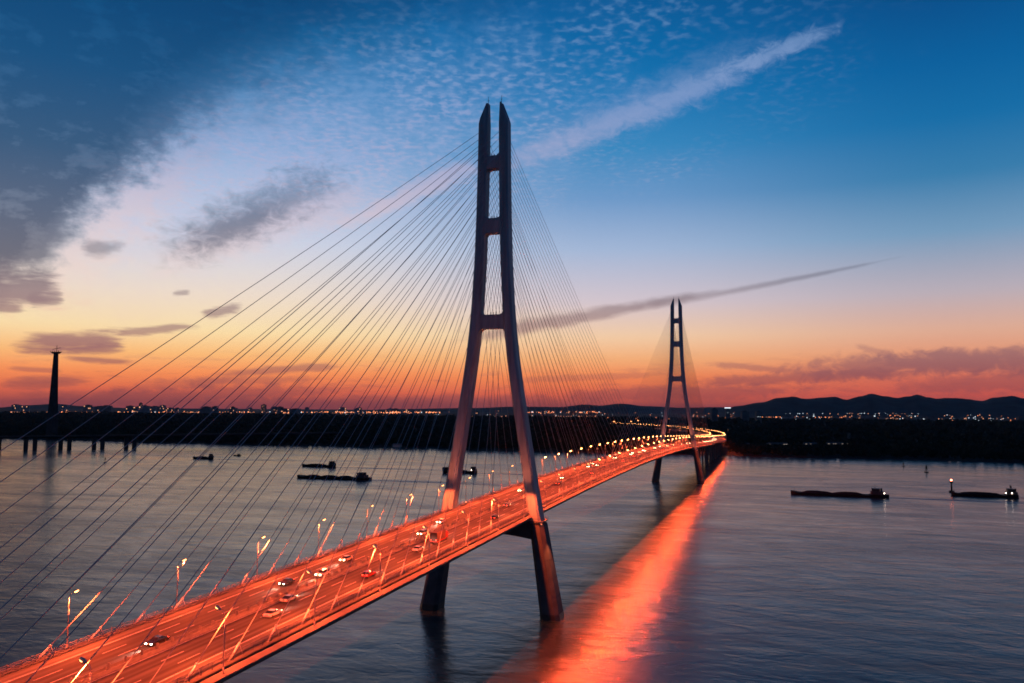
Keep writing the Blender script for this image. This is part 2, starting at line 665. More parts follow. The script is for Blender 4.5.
# ------------------------------------------------------------------ street lamps
ONES = ['', 'first', 'second', 'third', 'fourth', 'fifth', 'sixth', 'seventh', 'eighth', 'ninth', 'tenth', 'eleventh', 'twelfth', 'thirteenth',
        'fourteenth', 'fifteenth', 'sixteenth', 'seventeenth', 'eighteenth', 'nineteenth']
TENS = ['', '', 'twent', 'thirt', 'fort', 'fift', 'sixt', 'sevent', 'eight', 'ninet']


def ordinal(n):
    if n < 20:
        return ONES[n]
    a, b = divmod(n, 10)
    return TENS[a] + ('ieth' if b == 0 else 'y-' + ONES[b])


def lamp_proto(big=False):
    root = empty('street_lamp')
    p = MB()
    p.tube([(0, 0, 0), (0, 0, 1.0)], .16, 8)
    pts = [(0, 0, 1.0), (0, 0, 9.6), (.12, 0, 10.3), (.45, 0, 10.8), (1.1, 0, 11.0)]
    p.tube(pts, [.12, .085, .07, .06, .06], 8)
    p.build('pole', M['lamp_metal'], root, smooth=True)
    ct, st = math.cos(math.radians(26)), math.sin(math.radians(26))
    k = 1.8 if big else 1.25

    def tilt(q):
        x, y, z = q[0] * k, q[1] * k, q[2] * k
        return (1.0 + x * ct - z * st, y, 11.0 + x * st + z * ct)
    h = MB()
    h.loft([[tilt(q) for q in ring] for ring in (
        [(0, -.12, -.12), (0, .12, -.12), (0, .1, .12), (0, -.1, .12)],
        [(.14, -.24, -.1), (.14, .24, -.1), (.2, .18, .2), (.2, -.18, .2)],
        [(.85, -.24, .02), (.85, .24, .02), (.8, .15, .22), (.8, -.15, .22)],
        [(1.0, -.12, .05), (1.0, .12, .05), (1.0, .08, .16), (1.0, -.08, .16)])])
    hd = h.build('lamp_head', M['lamp_metal'], root)
    l = MB()
    rings = []
    for q in range(4):
        a = q / 3 * PI / 2
        rr = max(math.cos(a), .12)
        rings.append([tilt((.58 + .42 * rr * math.cos(t), .3 * rr * math.sin(t), -.02 - .15 * math.sin(a))) for t in [2 * PI * i / 10 for i in range(10)]])
    l.loft(rings)
    l.build('lens', M['lens_big'] if big else M['lens'], hd, smooth=True)
    return root


LAMP_POWER = 64000.
LAMP_COL = (1., .092, .021)
ldata = bpy.data.lights.new('lamp_light', 'SPOT')
ldata.energy = LAMP_POWER
ldata.color = LAMP_COL
ldata.spot_size = math.radians(168)
ldata.spot_blend = .25
ldata.shadow_soft_size = .3
ldata2 = ldata.copy()
ldata2.energy = LAMP_POWER * 2.6
ldata2.spot_size = math.radians(112)
ldata2.spot_blend = .4
lamp = lamp_proto()
ltree = tree_of(lamp)
lamp_big = lamp_proto(True)
ltree_big = tree_of(lamp_big)
first_big = True
US = [-255 + 30 * i for i in range(int((UV1 + 240) / 30))]
first = True
for s in (-1, 1):
    side = 'far left hand' if s < 0 else 'near right hand'
    nb = len([u for u in US if u < 0])
    for i, u in enumerate(US):
        if abs(u - SPAN) < 6:
            u += 6
        if u < 0:
            lab = '%s street lamp before the near tower along the %s bridge railing' % (ordinal(nb - i), side)
        elif u < SPAN:
            lab = '%s street lamp beyond the near tower along the %s bridge railing' % (ordinal(i - nb + 1), side)
        elif u < UB1:
            k = len([q for q in US if SPAN < q <= u])
            lab = '%s street lamp beyond the far tower along the %s bridge railing' % (ordinal(k), side)
        else:
            k = len([q for q in US if UB1 <= q <= u])
            lab = '%s street lamp along the %s parapet of the approach viaduct' % (ordinal(k), side)
        if u < 130:
            o = lamp if first else copy_tree(lamp, ltree)
            first = False
        else:
            o = lamp_big if first_big else copy_tree(lamp_big, ltree_big)
            first_big = False
        o.location = road(u, (18.7 if s > 0 else -17.4) if u < UB1 else 16.6 * s, (-.62 if s > 0 else -.15) if u < UB1 else -.02)
        o.rotation_euler = (0, 0, heading(u) + (PI if s > 0 else 0))
        tag(o, lab, 'street lamp', 'street lamps along the bridge road')
        if u < 1190 or i % 2 == 0:
            lo = bpy.data.objects.new('lamp_light', ldata if u < 1190 else ldata2)
            C.objects.link(lo)
            lo.parent = o
            lo.location = (1.55, 0, 10.7)
            lo.rotation_euler = (0, math.radians(-4), 0)

# floodlights washing the tower legs from the deck edge and from the platforms
fl = empty('floodlight')
b = MB()
b.tube([(0, 0, 0), (0, 0, .5)], .08, 6)
b.box(-.35, -.25, .5, .35, .2, 1.05)
b.build('housing', M['lamp_metal'], fl)
b = MB()
b.box(-.3, .201, .55, .3, .24, 1.0)
b.build('lens', M['lens_flood'], fl)
ft = tree_of(fl)
upl = bpy.data.lights.new('flood_light_up', 'SPOT')
upl.energy, upl.color, upl.spot_size, upl.spot_blend, upl.shadow_soft_size = 58000., (1, .15, .06), math.radians(50), .9, .25
dnl = bpy.data.lights.new('flood_light_down', 'SPOT')
dnl.energy, dnl.color, dnl.spot_size, dnl.spot_blend, dnl.shadow_soft_size = 42000., (1, .17, .05), math.radians(46), .8, .2
first = True
for ty, tw_ in ((0., 'near'), (SPAN, 'far')):
    for s in (-1, 1):
        sd_ = 'left' if s < 0 else 'right'
        for dy, wh in ((-13., 'in front of'), (13., 'behind')):
            o = fl if first else copy_tree(fl, ft)
            first = False
            o.location = road(ty + dy, 16.6 * s, 0)
            o.rotation_euler = (0, 0, 0 if dy < 0 else PI)
            tag(o, 'small floodlight on the deck edge %s the %s leg of the %s tower' % (wh, sd_, tw_), 'floodlight', 'floodlights of the towers')
            lo = bpy.data.objects.new('flood_light', upl)
            C.objects.link(lo)
            p0 = o.location + Vector((0, .35 if dy < 0 else -.35, .8))
            aim = Vector((13.2 * s, ty, 84))
            lo.location = p0
            lo.rotation_euler = (aim - p0).to_track_quat('-Z', 'Y').to_euler()
        o = copy_tree(fl, ft)
        o.location = Vector((22.4 * s, ty - 3.2, 37.88))
        o.rotation_euler = (PI, 0, 0)
        o.location.z -= .02
        tag(o, 'small floodlight hanging under the platform of the %s leg of the %s tower' % (sd_, tw_), 'floodlight', 'floodlights of the towers')
        lo = bpy.data.objects.new('flood_light', dnl)
        C.objects.link(lo)
        p0 = Vector((28.2 * s, ty - 3.2, 37.0))
        aim = Vector((26.6 * s, ty - 2.6, 12))
        lo.location = p0
        lo.rotation_euler = (aim - p0).to_track_quat('-Z', 'Y').to_euler()

# ------------------------------------------------------------------ vehicles
CARMESH = {}


def car_parts(kind, col):
    key = (kind, col)
    if key in CARMESH:
        return CARMESH[key]
    parts = []          # (name, mesh, parentindex)
    w = .9
    if kind == 'sedan':
        L, prof = 4.6, [(-2.3, .35), (2.3, .35), (2.32, .62), (2.2, .78), (1.1, .92), (-1.75, .95), (-2.28, .82)]
        cab = [(1.15, .92), (.35, 1.42), (-.95, 1.45), (-1.75, .95)]
    elif kind == 'suv':
        L, prof = 4.7, [(-2.35, .4), (2.35, .4), (2.36, .75), (2.2, .98), (1.05, 1.08), (-2.3, 1.1), (-2.35, .9)]
        cab = [(1.1, 1.07), (.35, 1.68), (-1.95, 1.7), (-2.28, 1.1)]
    elif kind == 'truck':
        L = 9.5
        prof = [(-4.7, .6), (4.7, .6), (4.7, .95), (-4.7, .95)]
        cab = None
    elif kind == 'bus':
        L = 11
        prof = [(-5.5, .35), (5.5, .35), (5.55, 1.2), (-5.5, 1.2)]
        cab = [(5.55, 1.2), (5.4, 3.1), (-5.45, 3.1), (-5.5, 1.2)]
    paint = M['car_' + col]
    b = MB()
    big = kind in ('truck', 'bus')
    if big:
        w = 1.22
    b.loft([[(x * w * (1 if k else 1), y, z) for y, z in [(p[0], p[1]) for p in prof]] for k, x in ((0, -1), (1, 1))])
    if kind == 'truck':
        b.loft([[(x, y, z) for y, z in [(2.7, .96), (4.7, .96), (4.7, 1.9), (4.35, 2.75), (2.7, 2.8)]] for x in (-1.2, 1.2)])
    if kind == 'bus':
        b.box(-1.2, -5.45, 2.75, 1.2, 5.4, 3.15)
    if kind in ('sedan', 'suv'):
        n = len(cab)
        zr = cab[1][1]
        b.add([(-.66, cab[1][0] - .05, zr + .02), (.66, cab[1][0] - .05, zr + .02), (.66, cab[2][0] + .05, zr + .03), (-.66, cab[2][0] + .05, zr + .03),
               (-.7, cab[1][0], zr - .03), (.7, cab[1][0], zr - .03), (.7, cab[2][0], zr - .02), (-.7, cab[2][0], zr - .02)],
              [(0, 1, 2, 3), (4, 7, 6, 5), (0, 4, 5, 1), (1, 5, 6, 2), (2, 6, 7, 3), (3, 7, 4, 0)])
    parts.append(('body', b.mesh('body', paint), None))
    wd = MB()
    if kind in ('sedan', 'suv'):
        wd.loft([[(x * (.84 if z < 1.2 and z < cab[1][1] - .2 else .68), y, z - .02) for y, z in cab] for x in (-1, 1)])
    elif kind == 'truck':
        wd.box(-1.1, 4.5, 1.95, 1.1, 4.62, 2.6)
        wd.box(-1.22, 3.4, 1.9, 1.22, 4.2, 2.5)
    else:
        wd.loft([[(x * 1.18, y, z) for y, z in [(5.5, 1.22), (5.4, 2.74), (-5.4, 2.74), (-5.45, 1.22)]] for x in (-1, 1)])
    parts.append(('windows', wd.mesh('windows', M['glass']), None))
    if kind == 'truck':
        cg = MB()
        cg.box(-1.25, -4.7, .97, 1.25, 2.5, 3.6)
        parts.append(('cargo_box', cg.mesh('cargo_box', M['truckbox']), None))
    r = .33 if not big else .5
    ys = (1.4, -1.4) if not big else (3.4, -2.9)
    for y in ys:
        for x in (-1, 1):
            wm = MB()
            xx = (w - .1) * x
            wm.tube([(xx - .11, y, r + .03), (xx + .11, y, r + .03)], r, 12)
            parts.append(('wheel', wm.mesh('wheel', M['tyre']), None))
    yf, yb = L / 2 + (.02 if not big else .06), -L / 2 - .02
    if kind == 'truck':
        yf = 4.72
        yb = -4.73
    zl = {'sedan': .66, 'suv': .82, 'truck': 1.1, 'bus': .85}[kind]
    for x in (-1, 1):
        hm = MB()
        xx = (w - .26) * x
        hm.loft([[(xx + .2 * math.cos(t), yf - .05, zl + .13 * math.sin(t)) for t in [2 * PI * i / 8 for i in range(8)]],
                 [(xx + .17 * math.cos(t), yf + .07, zl + .11 * math.sin(t)) for t in [2 * PI * i / 8 for i in range(8)]]])
        parts.append(('headlight', hm.mesh('headlight', M['head']), None))
        tm = MB()
        tm.box(xx - .17, yb - .04, zl + .02, xx + .17, yb + .05, zl + .18)
        parts.append(('tail_light', tm.mesh('tail_light', M['tail']), None))
    CARMESH[key] = parts
    return parts


def vehicle(u, v, kind, col, label, cat):
    """traffic keeps right: v < 0 comes towards the camera"""
    name = {'sedan': 'car', 'suv': 'car', 'truck': 'truck', 'bus': 'bus'}[kind]
    o = empty(name, road(u, v, .04), heading(u) + (0 if v > 0 else PI))
    sl = math.atan((zdeck(u + 1) - zdeck(u - 1)) / 2)
    o.rotation_euler = (sl if v > 0 else -sl, 0, heading(u) + (0 if v > 0 else PI))
    tag(o, label, cat, 'vehicles driving across the bridge')
    for nm, me, _ in car_parts(kind, col):
        p = bpy.data.objects.new(nm, me)
        C.objects.link(p)
        p.parent = o
    return o


near = [
    (-187, -1.9 - 1.2, 'sedan', 'black', 'black sedan with bright headlights, nearest of all the oncoming cars', 'car'),
    (-137, -6.9, 'sedan', 'black', 'black sedan with white headlights on the left lanes, second nearest oncoming car', 'car'),
    (-163, 6.9, 'sedan', 'white', 'white sedan on the right lanes, nearest of the cars driving away', 'car'),
    (-151, 3.1, 'sedan', 'silver', 'silver sedan just ahead of the nearest white sedan driving away', 'car'),
    (-126, -3.1, 'suv', 'white', 'white car with lit headlights beside the median, third nearest oncoming car', 'car'),
    (-107, -6.9, 'sedan', 'beige', 'beige sedan with lit headlights on the middle oncoming lane, fourth nearest oncoming car', 'car'),
    (-123, 9.2, 'suv', 'red', 'dark red car on the outer right lane before the truck', 'car'),
    (-87, 6.9, 'sedan', 'white', 'white sedan directly behind the dark red truck', 'car'),
    (-71, 7.1, 'truck', 'red', 'large dark red box truck driving towards the near tower', 'truck'),
    (-62, -3.1, 'suv', 'silver', 'silver car with lit headlights opposite the dark red truck', 'car'),
    (-37, -6.9, 'sedan', 'white', 'white sedan with bright headlights just before the left tower leg', 'car'),
    (11, 3.1, 'sedan', 'silver', 'silver sedan between the two legs of the near tower', 'car'),
    (-22, 9.2, 'sedan', 'black', 'black sedan on the outer right lane just before the right tower leg', 'car'),
]
beam = bpy.data.lights.new('headlight_beam', 'SPOT')
beam.energy, beam.color, beam.spot_size, beam.spot_blend, beam.shadow_soft_size = 9000., (1, .55, .38), math.radians(44), .8, .15
for a in near:
    v_ = vehicle(*a)
    lo = bpy.data.objects.new('headlight_beam', beam)
    C.objects.link(lo)
    lo.parent = v_
    lo.location = (0, 2.6 if a[2] != 'truck' else 5., .75)
    lo.rotation_euler = (math.radians(90 - 7), 0, 0)
far_u = [(62, -6.9), (96, 3.1), (128, -3.1), (160, 6.9), (206, -5.9), (221, -3.0), (234, -9.2), (262, 6.9), (303, -6.5), (330, 3.1), (352, -3.1), (381, -6.9), (396, -3.1),
         (424, -3.1), (438, -6.9), (470, 6.9), (499, -3.1), (512, -6.9), (548, 3.1), (566, -9.2), (608, -6.9), (620, -3.1), (660, -6.9), (675, 3.1), (700, -3.1), (742, -6.9),
         (760, -3.1), (785, 6.9), (810, -6.9), (835, -3.1), (868, -9.2), (893, -6.9), (915, -3.1), (940, -6.9), (985, -3.1), (1020, -6.9), (1060, -3.1), (1100, -6.9), (1135, -3.1), (1175, -6.9),
         (1210, -3.1), (1260, -6.9), (1290, -3.1), (1330, -6.9), (1365, -3.1), (1400, -6.9), (1440, -3.1), (1500, -6.9), (1560, -3.1), (1640, -6.9)]
far_u = sorted(far_u + [(u + 7, v) for u, v in ((945, -9.2), (962, -6.9), (1003, -6.9), (1040, -3.1), (1081, -9.2), (1090, -3.1), (1118, -6.9), (1150, -3.1), (1158, -9.2), (1190, -9.2), (1196, -3.1), (1230, -6.9), (1245, -9.2), (1272, -3.1), (1310, -9.2), (1350, -9.2))])
cols = ['white', 'black', 'silver', 'beige', 'white', 'blue', 'red']
cnt = {}
for i, (u, v) in enumerate(far_u):
    col = cols[i % 7]
    kind = 'suv' if i % 3 == 1 else 'sedan'
    if i in (8, 27, 36):
        kind, col = 'bus', 'white'
    way = 'oncoming' if v < 0 else 'outgoing'
    lights = 'bright headlights' if v < 0 else 'red tail lights'
    where = 'beyond the near tower' if u < SPAN else 'beyond the far tower'
    k = cnt[(way, where)] = cnt.get((way, where), 0) + 1
    word = 'bus' if kind == 'bus' else 'car'
    vehicle(u, v, kind, col, '%s %s %s with %s, %s of its direction %s' % (way, col, word, lights, ordinal(k), where), word)

# ------------------------------------------------------------------ water, land, hills
def ring_sheet(name, m, z, r_max, centre, kind):
    vs, fs = [], []
    radii = [0, 200, 400, 800, 1600, 3000, 6000, 12000, 25000, r_max]
    n = 48
    vs.append((centre[0], centre[1], z))
    for r in radii[1:]:
        for k in range(n):
            a = 2 * PI * k / n
            vs.append((centre[0] + r * math.cos(a), centre[1] + r * math.sin(a), z))
    for k in range(n):
        fs.append((0, 1 + k, 1 + (k + 1) % n))
    for i in range(len(radii) - 2):
        for k in range(n):
            a, b = 1 + i * n + k, 1 + i * n + (k + 1) % n
            fs.append((a, a + n, b + n, b))
    return plain(name, vs, fs, m, kind)


ring_sheet('river_water', M['water'], 0., 42000, (0, 0), 'structure')


def shore(x):
    return 1231 + 16 * math.sin(x * .006) + 9 * math.sin(x * .021 + 1) - (x > 60) * 12 + (30 if x < -1200 else 0) * min(1, (-1200 - x) / 300 if x < -1200 else 0)


xs = [-40000, -20000, -9000, -5000] + list(range(-3000, 1500, 25)) + [2500, 5000, 9000, 20000, 40000]
vs, fs = [], []
for x in xs:
    y = shore(x)
    vs += [(x, y, -.6), (x, y + 7, 1.6), (x, y + 40, 3.2), (x, 40000, 3.4)]
for i in range(len(xs) - 1):
    for k in range(3):
        a = i * 4 + k
        fs.append((a, a + 4, a + 5, a + 1))
plain('river_bank', vs, fs, M['land'], 'structure')


def hill(name, pts, dist, depth, hazelab=None):
    """ridge heights read along the skyline, built as a real hill with a slope in front and behind"""
    x0, x1 = pts[0][0], pts[-1][0]
    n = 160
    vs, fs = [], []
    rows = 9
    for i in range(n + 1):
        x = x0 + (x1 - x0) * i / n
        for (xa, ya), (xb, yb) in zip(pts, pts[1:]):
            if xa <= x <= xb:
                k = (x - xa) / (xb - xa)
                k = k * k * (3 - 2 * k)
                y = ya + (yb - ya) * k
                break
        e = azel(x, y)[1]
        h = CAM.z + math.tan(math.radians(e)) * dist + rng.normal() * 1.2
        for j in range(rows):
            t = j / (rows - 1)
            d = dist + depth * (t - .5)
            prof = math.sin(PI * t) ** 1.2
            wob = 1 + .10 * math.sin(i * .35 + j * 1.7) * (1 if j != rows // 2 else 0)
            p = at(x, 341, d)
            vs.append((p[0], p[1], max(2.0, h * prof * wob)))
    for i in range(n):
        for j in range(rows - 1):
            a = i * rows + j
            fs.append((a, a + rows, a + rows + 1, a + 1))
    o = plain(name, vs, fs, M['hill'], 'structure')
    o.data.polygons.foreach_set('use_smooth', [True] * len(o.data.polygons))
    return o


hill('hills', [(715, 413), (735, 406), (760, 402), (778, 397), (790, 396), (805, 398), (822, 396.5), (833, 395.5), (845, 399), (858, 395), (870, 392), (882, 394.5), (897, 396.5), (906, 395),
               (915, 392.5), (926, 395.5), (935, 397), (945, 396), (962, 397), (980, 399), (992, 395), (1008, 393.5), (1024, 396), (1060, 392), (1120, 398), (1200, 408)], 13000, 3500)
hill('hills', [(300, 414), (400, 409), (470, 408), (520, 406.5), (560, 407), (585, 404.5), (600, 405.5), (620, 403.5), (645, 406), (680, 407.5), (720, 407), (760, 411)], 19000, 3500)
hill('hills', [(-260, 410), (-100, 406), (0, 408), (30, 405), (60, 403.5), (85, 406), (130, 408), (200, 409), (300, 413)], 22000, 3500)

# ------------------------------------------------------------------ forest (reads as one dark mass)
def forest():
    quads = []

    def clumps(n, ylo, yhi, h, size, per, xr):
        px = rng.uniform(xr[0], xr[1], n)
        d = rng.uniform(0, 1, n) ** 1.0 * (yhi - ylo) + ylo
        py = np.array([shore(x) for x in px]) + d
        # keep the road corridor clear
        cx = np.where(py < U0, 0, -RC + np.sqrt(np.maximum(RC ** 2 - (py - U0) ** 2, 0)))
        keep = (np.abs(px - cx) > 24) & ~((px > 30) & (px < 330) & (py > 1400) & (py < 1730) & (h > 18))
        px, py = px[keep], py[keep]
        glade = (px > 30) & (px < 330) & (py > 1400) & (py < 1730)
        m = len(px)
        H = h * rng.uniform(.55, 1.25, m) * (1 + .25 * np.sin(px * .013) * np.sin(py * .017 + px * .004)) * np.where(glade, .16, 1)
        R = np.where(glade, 5., H * rng.uniform(.22, .34, m))
        tx = np.repeat(px, per)
        ty = np.repeat(py, per)
        tH = np.repeat(H, per)
        tR = np.repeat(R, per)
        k = m * per
        zz = rng.uniform(.15, 1.0, k)
        rad = np.sqrt(rng.uniform(.1, 1, k)) * np.sqrt(np.clip(1 - ((zz - .5) / .55) ** 2, .05, 1))
        an = rng.uniform(0, 2 * PI, k)
        cxx = tx + rad * tR * np.cos(an)
        cyy = ty + rad * tR * np.sin(an)
        czz = 2.4 + zz * tH
        s = size * rng.uniform(.6, 1.4, k)
        a = rng.normal(size=(k, 3))
        a /= np.linalg.norm(a, axis=1)[:, None]
        b = np.cross(a, rng.normal(size=(k, 3)))
        b /= np.linalg.norm(b, axis=1)[:, None]
        c = np.stack([cxx, cyy, czz], 1)
        a *= s[:, None]
        b *= s[:, None]
        q = np.stack([c - a - b, c + a - b, c + a + b, c - a + b], 1)
        q[:, :, 2] = np.maximum(q[:, :, 2], 1.5)
        quads.append(q.reshape(-1, 3))
    clumps(3600, 5, 130, 14, 1.3, 36, (-2600, 900))
    clumps(2600, 120, 520, 15, 2.2, 12, (20, 340))
    clumps(4500, 120, 700, 17, 2.6, 16, (-3300, 1100))
    clumps(6000, 650, 2400, 19, 5., 8, (-4200, 1800))
    clumps(6500, 2300, 5200, 20, 9., 5, (-7000, 3200))
    v = np.concatenate(quads)
    n = len(v) // 4
    me = bpy.data.meshes.new('forest')
    me.vertices.add(len(v))
    me.vertices.foreach_set('co', v.astype(np.float32).ravel())
    me.loops.add(4 * n)
    me.loops.foreach_set('vertex_index', np.arange(4 * n, dtype=np.int32))
    me.polygons.add(n)
    me.polygons.foreach_set('loop_start', np.arange(0, 4 * n, 4, dtype=np.int32))
    me.polygons.foreach_set('loop_total', np.full(n, 4, dtype=np.int32))
    me.materials.append(M['foliage'])
    me.update()
    me.validate()
    o = bpy.data.objects.new('forest', me)
    C.objects.link(o)
    tag(o, 'dark wood covering the flat far bank from the shore to the city', 'forest', kind='stuff')


forest()

# ------------------------------------------------------------------ far city
def cluster_z(y, d):
    return CAM.z + math.tan(math.radians(azel(512, y)[1])) * d


def building(x, d, w, dp, h, walls, lit, label, group=None, rows=5, cols=8, frac=.35, z0=2.5, step=True):
    px, py = at(x, 400, d)
    o = empty('distant_building', (px, py, z0), YAW + random.uniform(-.12, .12))
    tag(o, label, 'building', group)
    b = MB()
    b.box(-w / 2, -dp / 2, 0, w / 2, dp / 2, h)
    b.build('wall', walls, o)
    b = MB()
    b.box(-w / 2 - .4, -dp / 2 - .4, h, w / 2 + .4, dp / 2 + .4, h + 1.0)
    if step:
        b.box(-w * .2, -dp * .2, h + 1, w * .22, dp * .25, h + 1 + max(3, h * .08))
    b.build('roof', M['roof'], o)
    b = MB()
    for r in range(rows):
        for c in range(cols):
            if random.random() < frac:
                x0 = -w / 2 + w * (c + .2) / cols
                z = h * (r + .3) / rows
                b.box(x0, -dp / 2 - .25, z, x0 + w * .6 / cols, -dp / 2 + .1, z + h * .45 / rows)
    if b.v:
        b.build('window', lit, o)
    return o


building(714, 4300, 34, 26, 86, M['wall'], M['win_warm'], 'dark square tower block standing alone just right of the far bridge tower', frac=.0, rows=12)
building(744.5, 4500, 40, 26, 74, M['wall'], M['win_warm'], 'dark broad tower block on the left of a pair below the hill foot', frac=.02, rows=12)
building(758, 4600, 30, 26, 74, M['wall'], M['win_white'], 'dark slim tower block on the right of a pair below the hill foot', frac=.02, rows=12)
building(264, 11000, 60, 40, 118, M['wall'], M['win_warm'], 'tallest tower block on the left skyline behind the stay cables', frac=.06, rows=12)
building(275, 11500, 90, 40, 92, M['wall'], M['win_warm'], 'broad block just right of the tallest block on the left skyline', frac=.05, rows=10)
building(141, 12000, 40, 40, 135, M['wall'], M['win_warm'], 'slim tower block on the left skyline right of the lone pylon', frac=.04, rows=12)
building(733.5, 3300, 44, 20, 16, M['wallb'], M['win_white'], 'low brightly lit white hall right of the road bend', rows=2, cols=6, frac=.85)
building(751.5, 3300, 36, 20, 15, M['wallb'], M['win_white'], 'smaller lit white hall right of the brightly lit hall', rows=2, cols=5, frac=.6)
building(727, 3000, 26, 18, 12, M['wallb'], M['win_warm'], 'low building with warm lit windows left of the white halls', rows=2, cols=5, frac=.7)
building(727.5, 7000, 40, 34, 98, M['wall'], M['win_white'], 'tower block with a glowing white top storey below the hill foot', rows=10, cols=1, frac=0.)
b = MB()
o = [q for q in bpy.data.objects if q.get('label', '').startswith('tower block with a glowing')][0]
b.box(-23, -18, 99.5, 23, 18, 106)
b.build('lit_sign', M['win_white'], o)
for i in range(46):
    x = random.uniform(-5, 640)
    d = random.uniform(9000, 15000)
    y = 411.3 + .006 * (x - 512) + random.uniform(-1.5, 1.0)
    h = max(14, cluster_z(y, d))
    building(x, d, random.uniform(40, 140), 40, h, random.choice((M['wall'], M['wallb'])), M['win_warm'], 'small far building on the low skyline behind the dark wood', 'far buildings on the left skyline', rows=3, cols=5, frac=.10)
for i in range(46):
    x = random.uniform(765, 1040)
    d = random.uniform(6000, 9500)
    y = 415.5 + random.uniform(-2.5, 1.5)
    h = max(12, cluster_z(y, d))
    building(x, d, random.uniform(30, 100), 30, h, random.choice((M['wall'], M['wallb'])), random.choice((M['win_warm'], M['win_white'])), 'small far building at the foot of the dark hills', 'far buildings below the hills', rows=3, cols=5, frac=.12)


def city_lights():
    b = MB()

    def lamp_(x, y, d, r, mi):
        px, py = at(x, 400, d)
        z = cluster_z(y + (512 - x) * .00616, d)
        r *= d / 10000 * 1.05
        vs = [(px + r, py, z), (px - r, py, z), (px, py + r, z), (px, py - r, z), (px, py, z + r), (px, py, z - r)]
        b.add(vs, [(0, 2, 4), (2, 1, 4), (1, 3, 4), (3, 0, 4), (2, 0, 5), (1, 2, 5), (3, 1, 5), (0, 3, 5)], mi)
    R = random
    for i in range(520):          # left skyline
        x = R.choice((R.uniform(-10, 50), R.uniform(55, 175), R.uniform(55, 175), R.uniform(180, 300), R.uniform(280, 440), R.uniform(280, 440), R.uniform(340, 440), R.uniform(520, 600)))
        y = 412.3 + R.gauss(0, .45)
        lamp_(x, y, R.uniform(9000, 13000), R.uniform(2.5, 6.5), 0 if R.random() < .62 else (2 if R.random() < .8 else 1))
    for i in range(62):           # regular row of road lamps in the middle
        lamp_(436 + i * 2.6 + R.uniform(-.3, .3), 416.2 + R.uniform(-.2, .2), 9000, R.uniform(2, 4.4), 2)
    for i in range(70):
        lamp_(R.uniform(0, 640), 415 + R.uniform(-.8, 1.6), R.uniform(7500, 9000), R.uniform(2, 4), R.choice((1, 1, 2)))
    for i in range(170):          # right, below the hills
        x = R.uniform(755, 850)
        lamp_(x, R.choice((417.2, 417.2, 419.8, 421.2, 422)) + R.gauss(0, .35), R.uniform(6000, 7500), R.uniform(2.0, 4.6), 0 if R.random() < .75 else 2)
    for i in range(190):
        x = R.uniform(850, 1040)
        lamp_(x, R.choice((415.5, 418.5, 420.5, 422, 423.5, 425)) + R.gauss(0, .4), R.uniform(6000, 7500), R.uniform(1.8, 4.8), R.choice((0, 0, 2, 1, 2)))
    for i in range(34):
        lamp_(R.uniform(780, 930), 413.6 + R.gauss(0, .3), 9500, R.uniform(2, 4), R.choice((1, 2)))
    for i in range(60):
        lamp_(R.uniform(590, 735), R.uniform(412, 420), R.uniform(5000, 8000), R.uniform(2, 4.5), R.choice((0, 0, 1, 2)))
    b2 = b.build('city_lights', [M['city_warm'], M['city_white'], M['city_pink']])
    tag(b2, 'countless tiny lamps of the far city along the horizon', 'city lights', kind='stuff')


city_lights()

# bright lamp masts of the interchange at the end of the bend
mast = empty('high_mast_lamp')
b = MB()
b.tube([(0, 0, 0), (0, 0, 30)], [.5, .25], 8)
b.build('pole', M['lamp_metal'], mast)
b = MB()
for k in range(8):
    a = k * PI / 4
    b.box(1.6 * math.cos(a) - .9, 1.6 * math.sin(a) - .9, 29, 1.6 * math.cos(a) + .9, 1.6 * math.sin(a) + .9, 30.3)
b.build('lamp_ring', M['lens'], mast)
mt = tree_of(mast)
for i, (x, d, lab) in enumerate(((614, 3500, 'tall lamp mast with glowing lamp ring at the left end of the far road bend'), (631, 3600, 'brightest tall lamp mast behind the middle of the far road bend'),
                                 (638, 3900, 'tall lamp mast just right of the brightest mast behind the road bend'), (622, 4200, 'small distant lamp mast between the two left masts of the interchange'),
                                 (690, 3800, 'tall lamp mast just right of the far bridge tower'))):
    o = mast if i == 0 else copy_tree(mast, mt)
    p = at(x, 400, d)
    o.location = (p[0], p[1], 3)
    tag(o, lab, 'lamp mast', 'lamp masts of the far interchange')

# ------------------------------------------------------------------ far left: lone pylon and low bridge on paired piers
p = at(52.5, 420, 2060)
tw = tag(empty('lone_pylon', (p[0], p[1], 2.5), YAW - .43), 'tall slim tapering pylon with a flared work platform on the far left', 'pylon')
b = MB()
for s in (-1, 1):
    b.loft([[(s * 0 + x, y, z) for x, y in ((-w, -t), (w, -t), (w, t), (-w, t))] for z, w, t in ((0, 10.5, 9), (60, 8.4, 8), (130, 6.2, 6), (214, 3.8, 4))])
    break
b.build('shaft', M['far_concrete'], tw)
b = MB()
b.loft([[(x, y, z) for x, y in ((-w, -5), (w, -5), (w, 5), (-w, 5))] for z, w in ((214.1, 6.5), (218, 14), (219, 15.5))])
for x in (-15, -8, 0, 8, 15):
    b.box(x - .5, -5, 219, x + .5, -4.2, 222)
b.build('work_platform', M['far_concrete'], tw)
b = MB()
b.tube([(2, 0, 219), (2, 0, 236)], .6, 6)
b.tube([(-14, 0, 226), (16, 0, 229)], .6, 6)
b.build('crane', M['far_concrete'], tw)

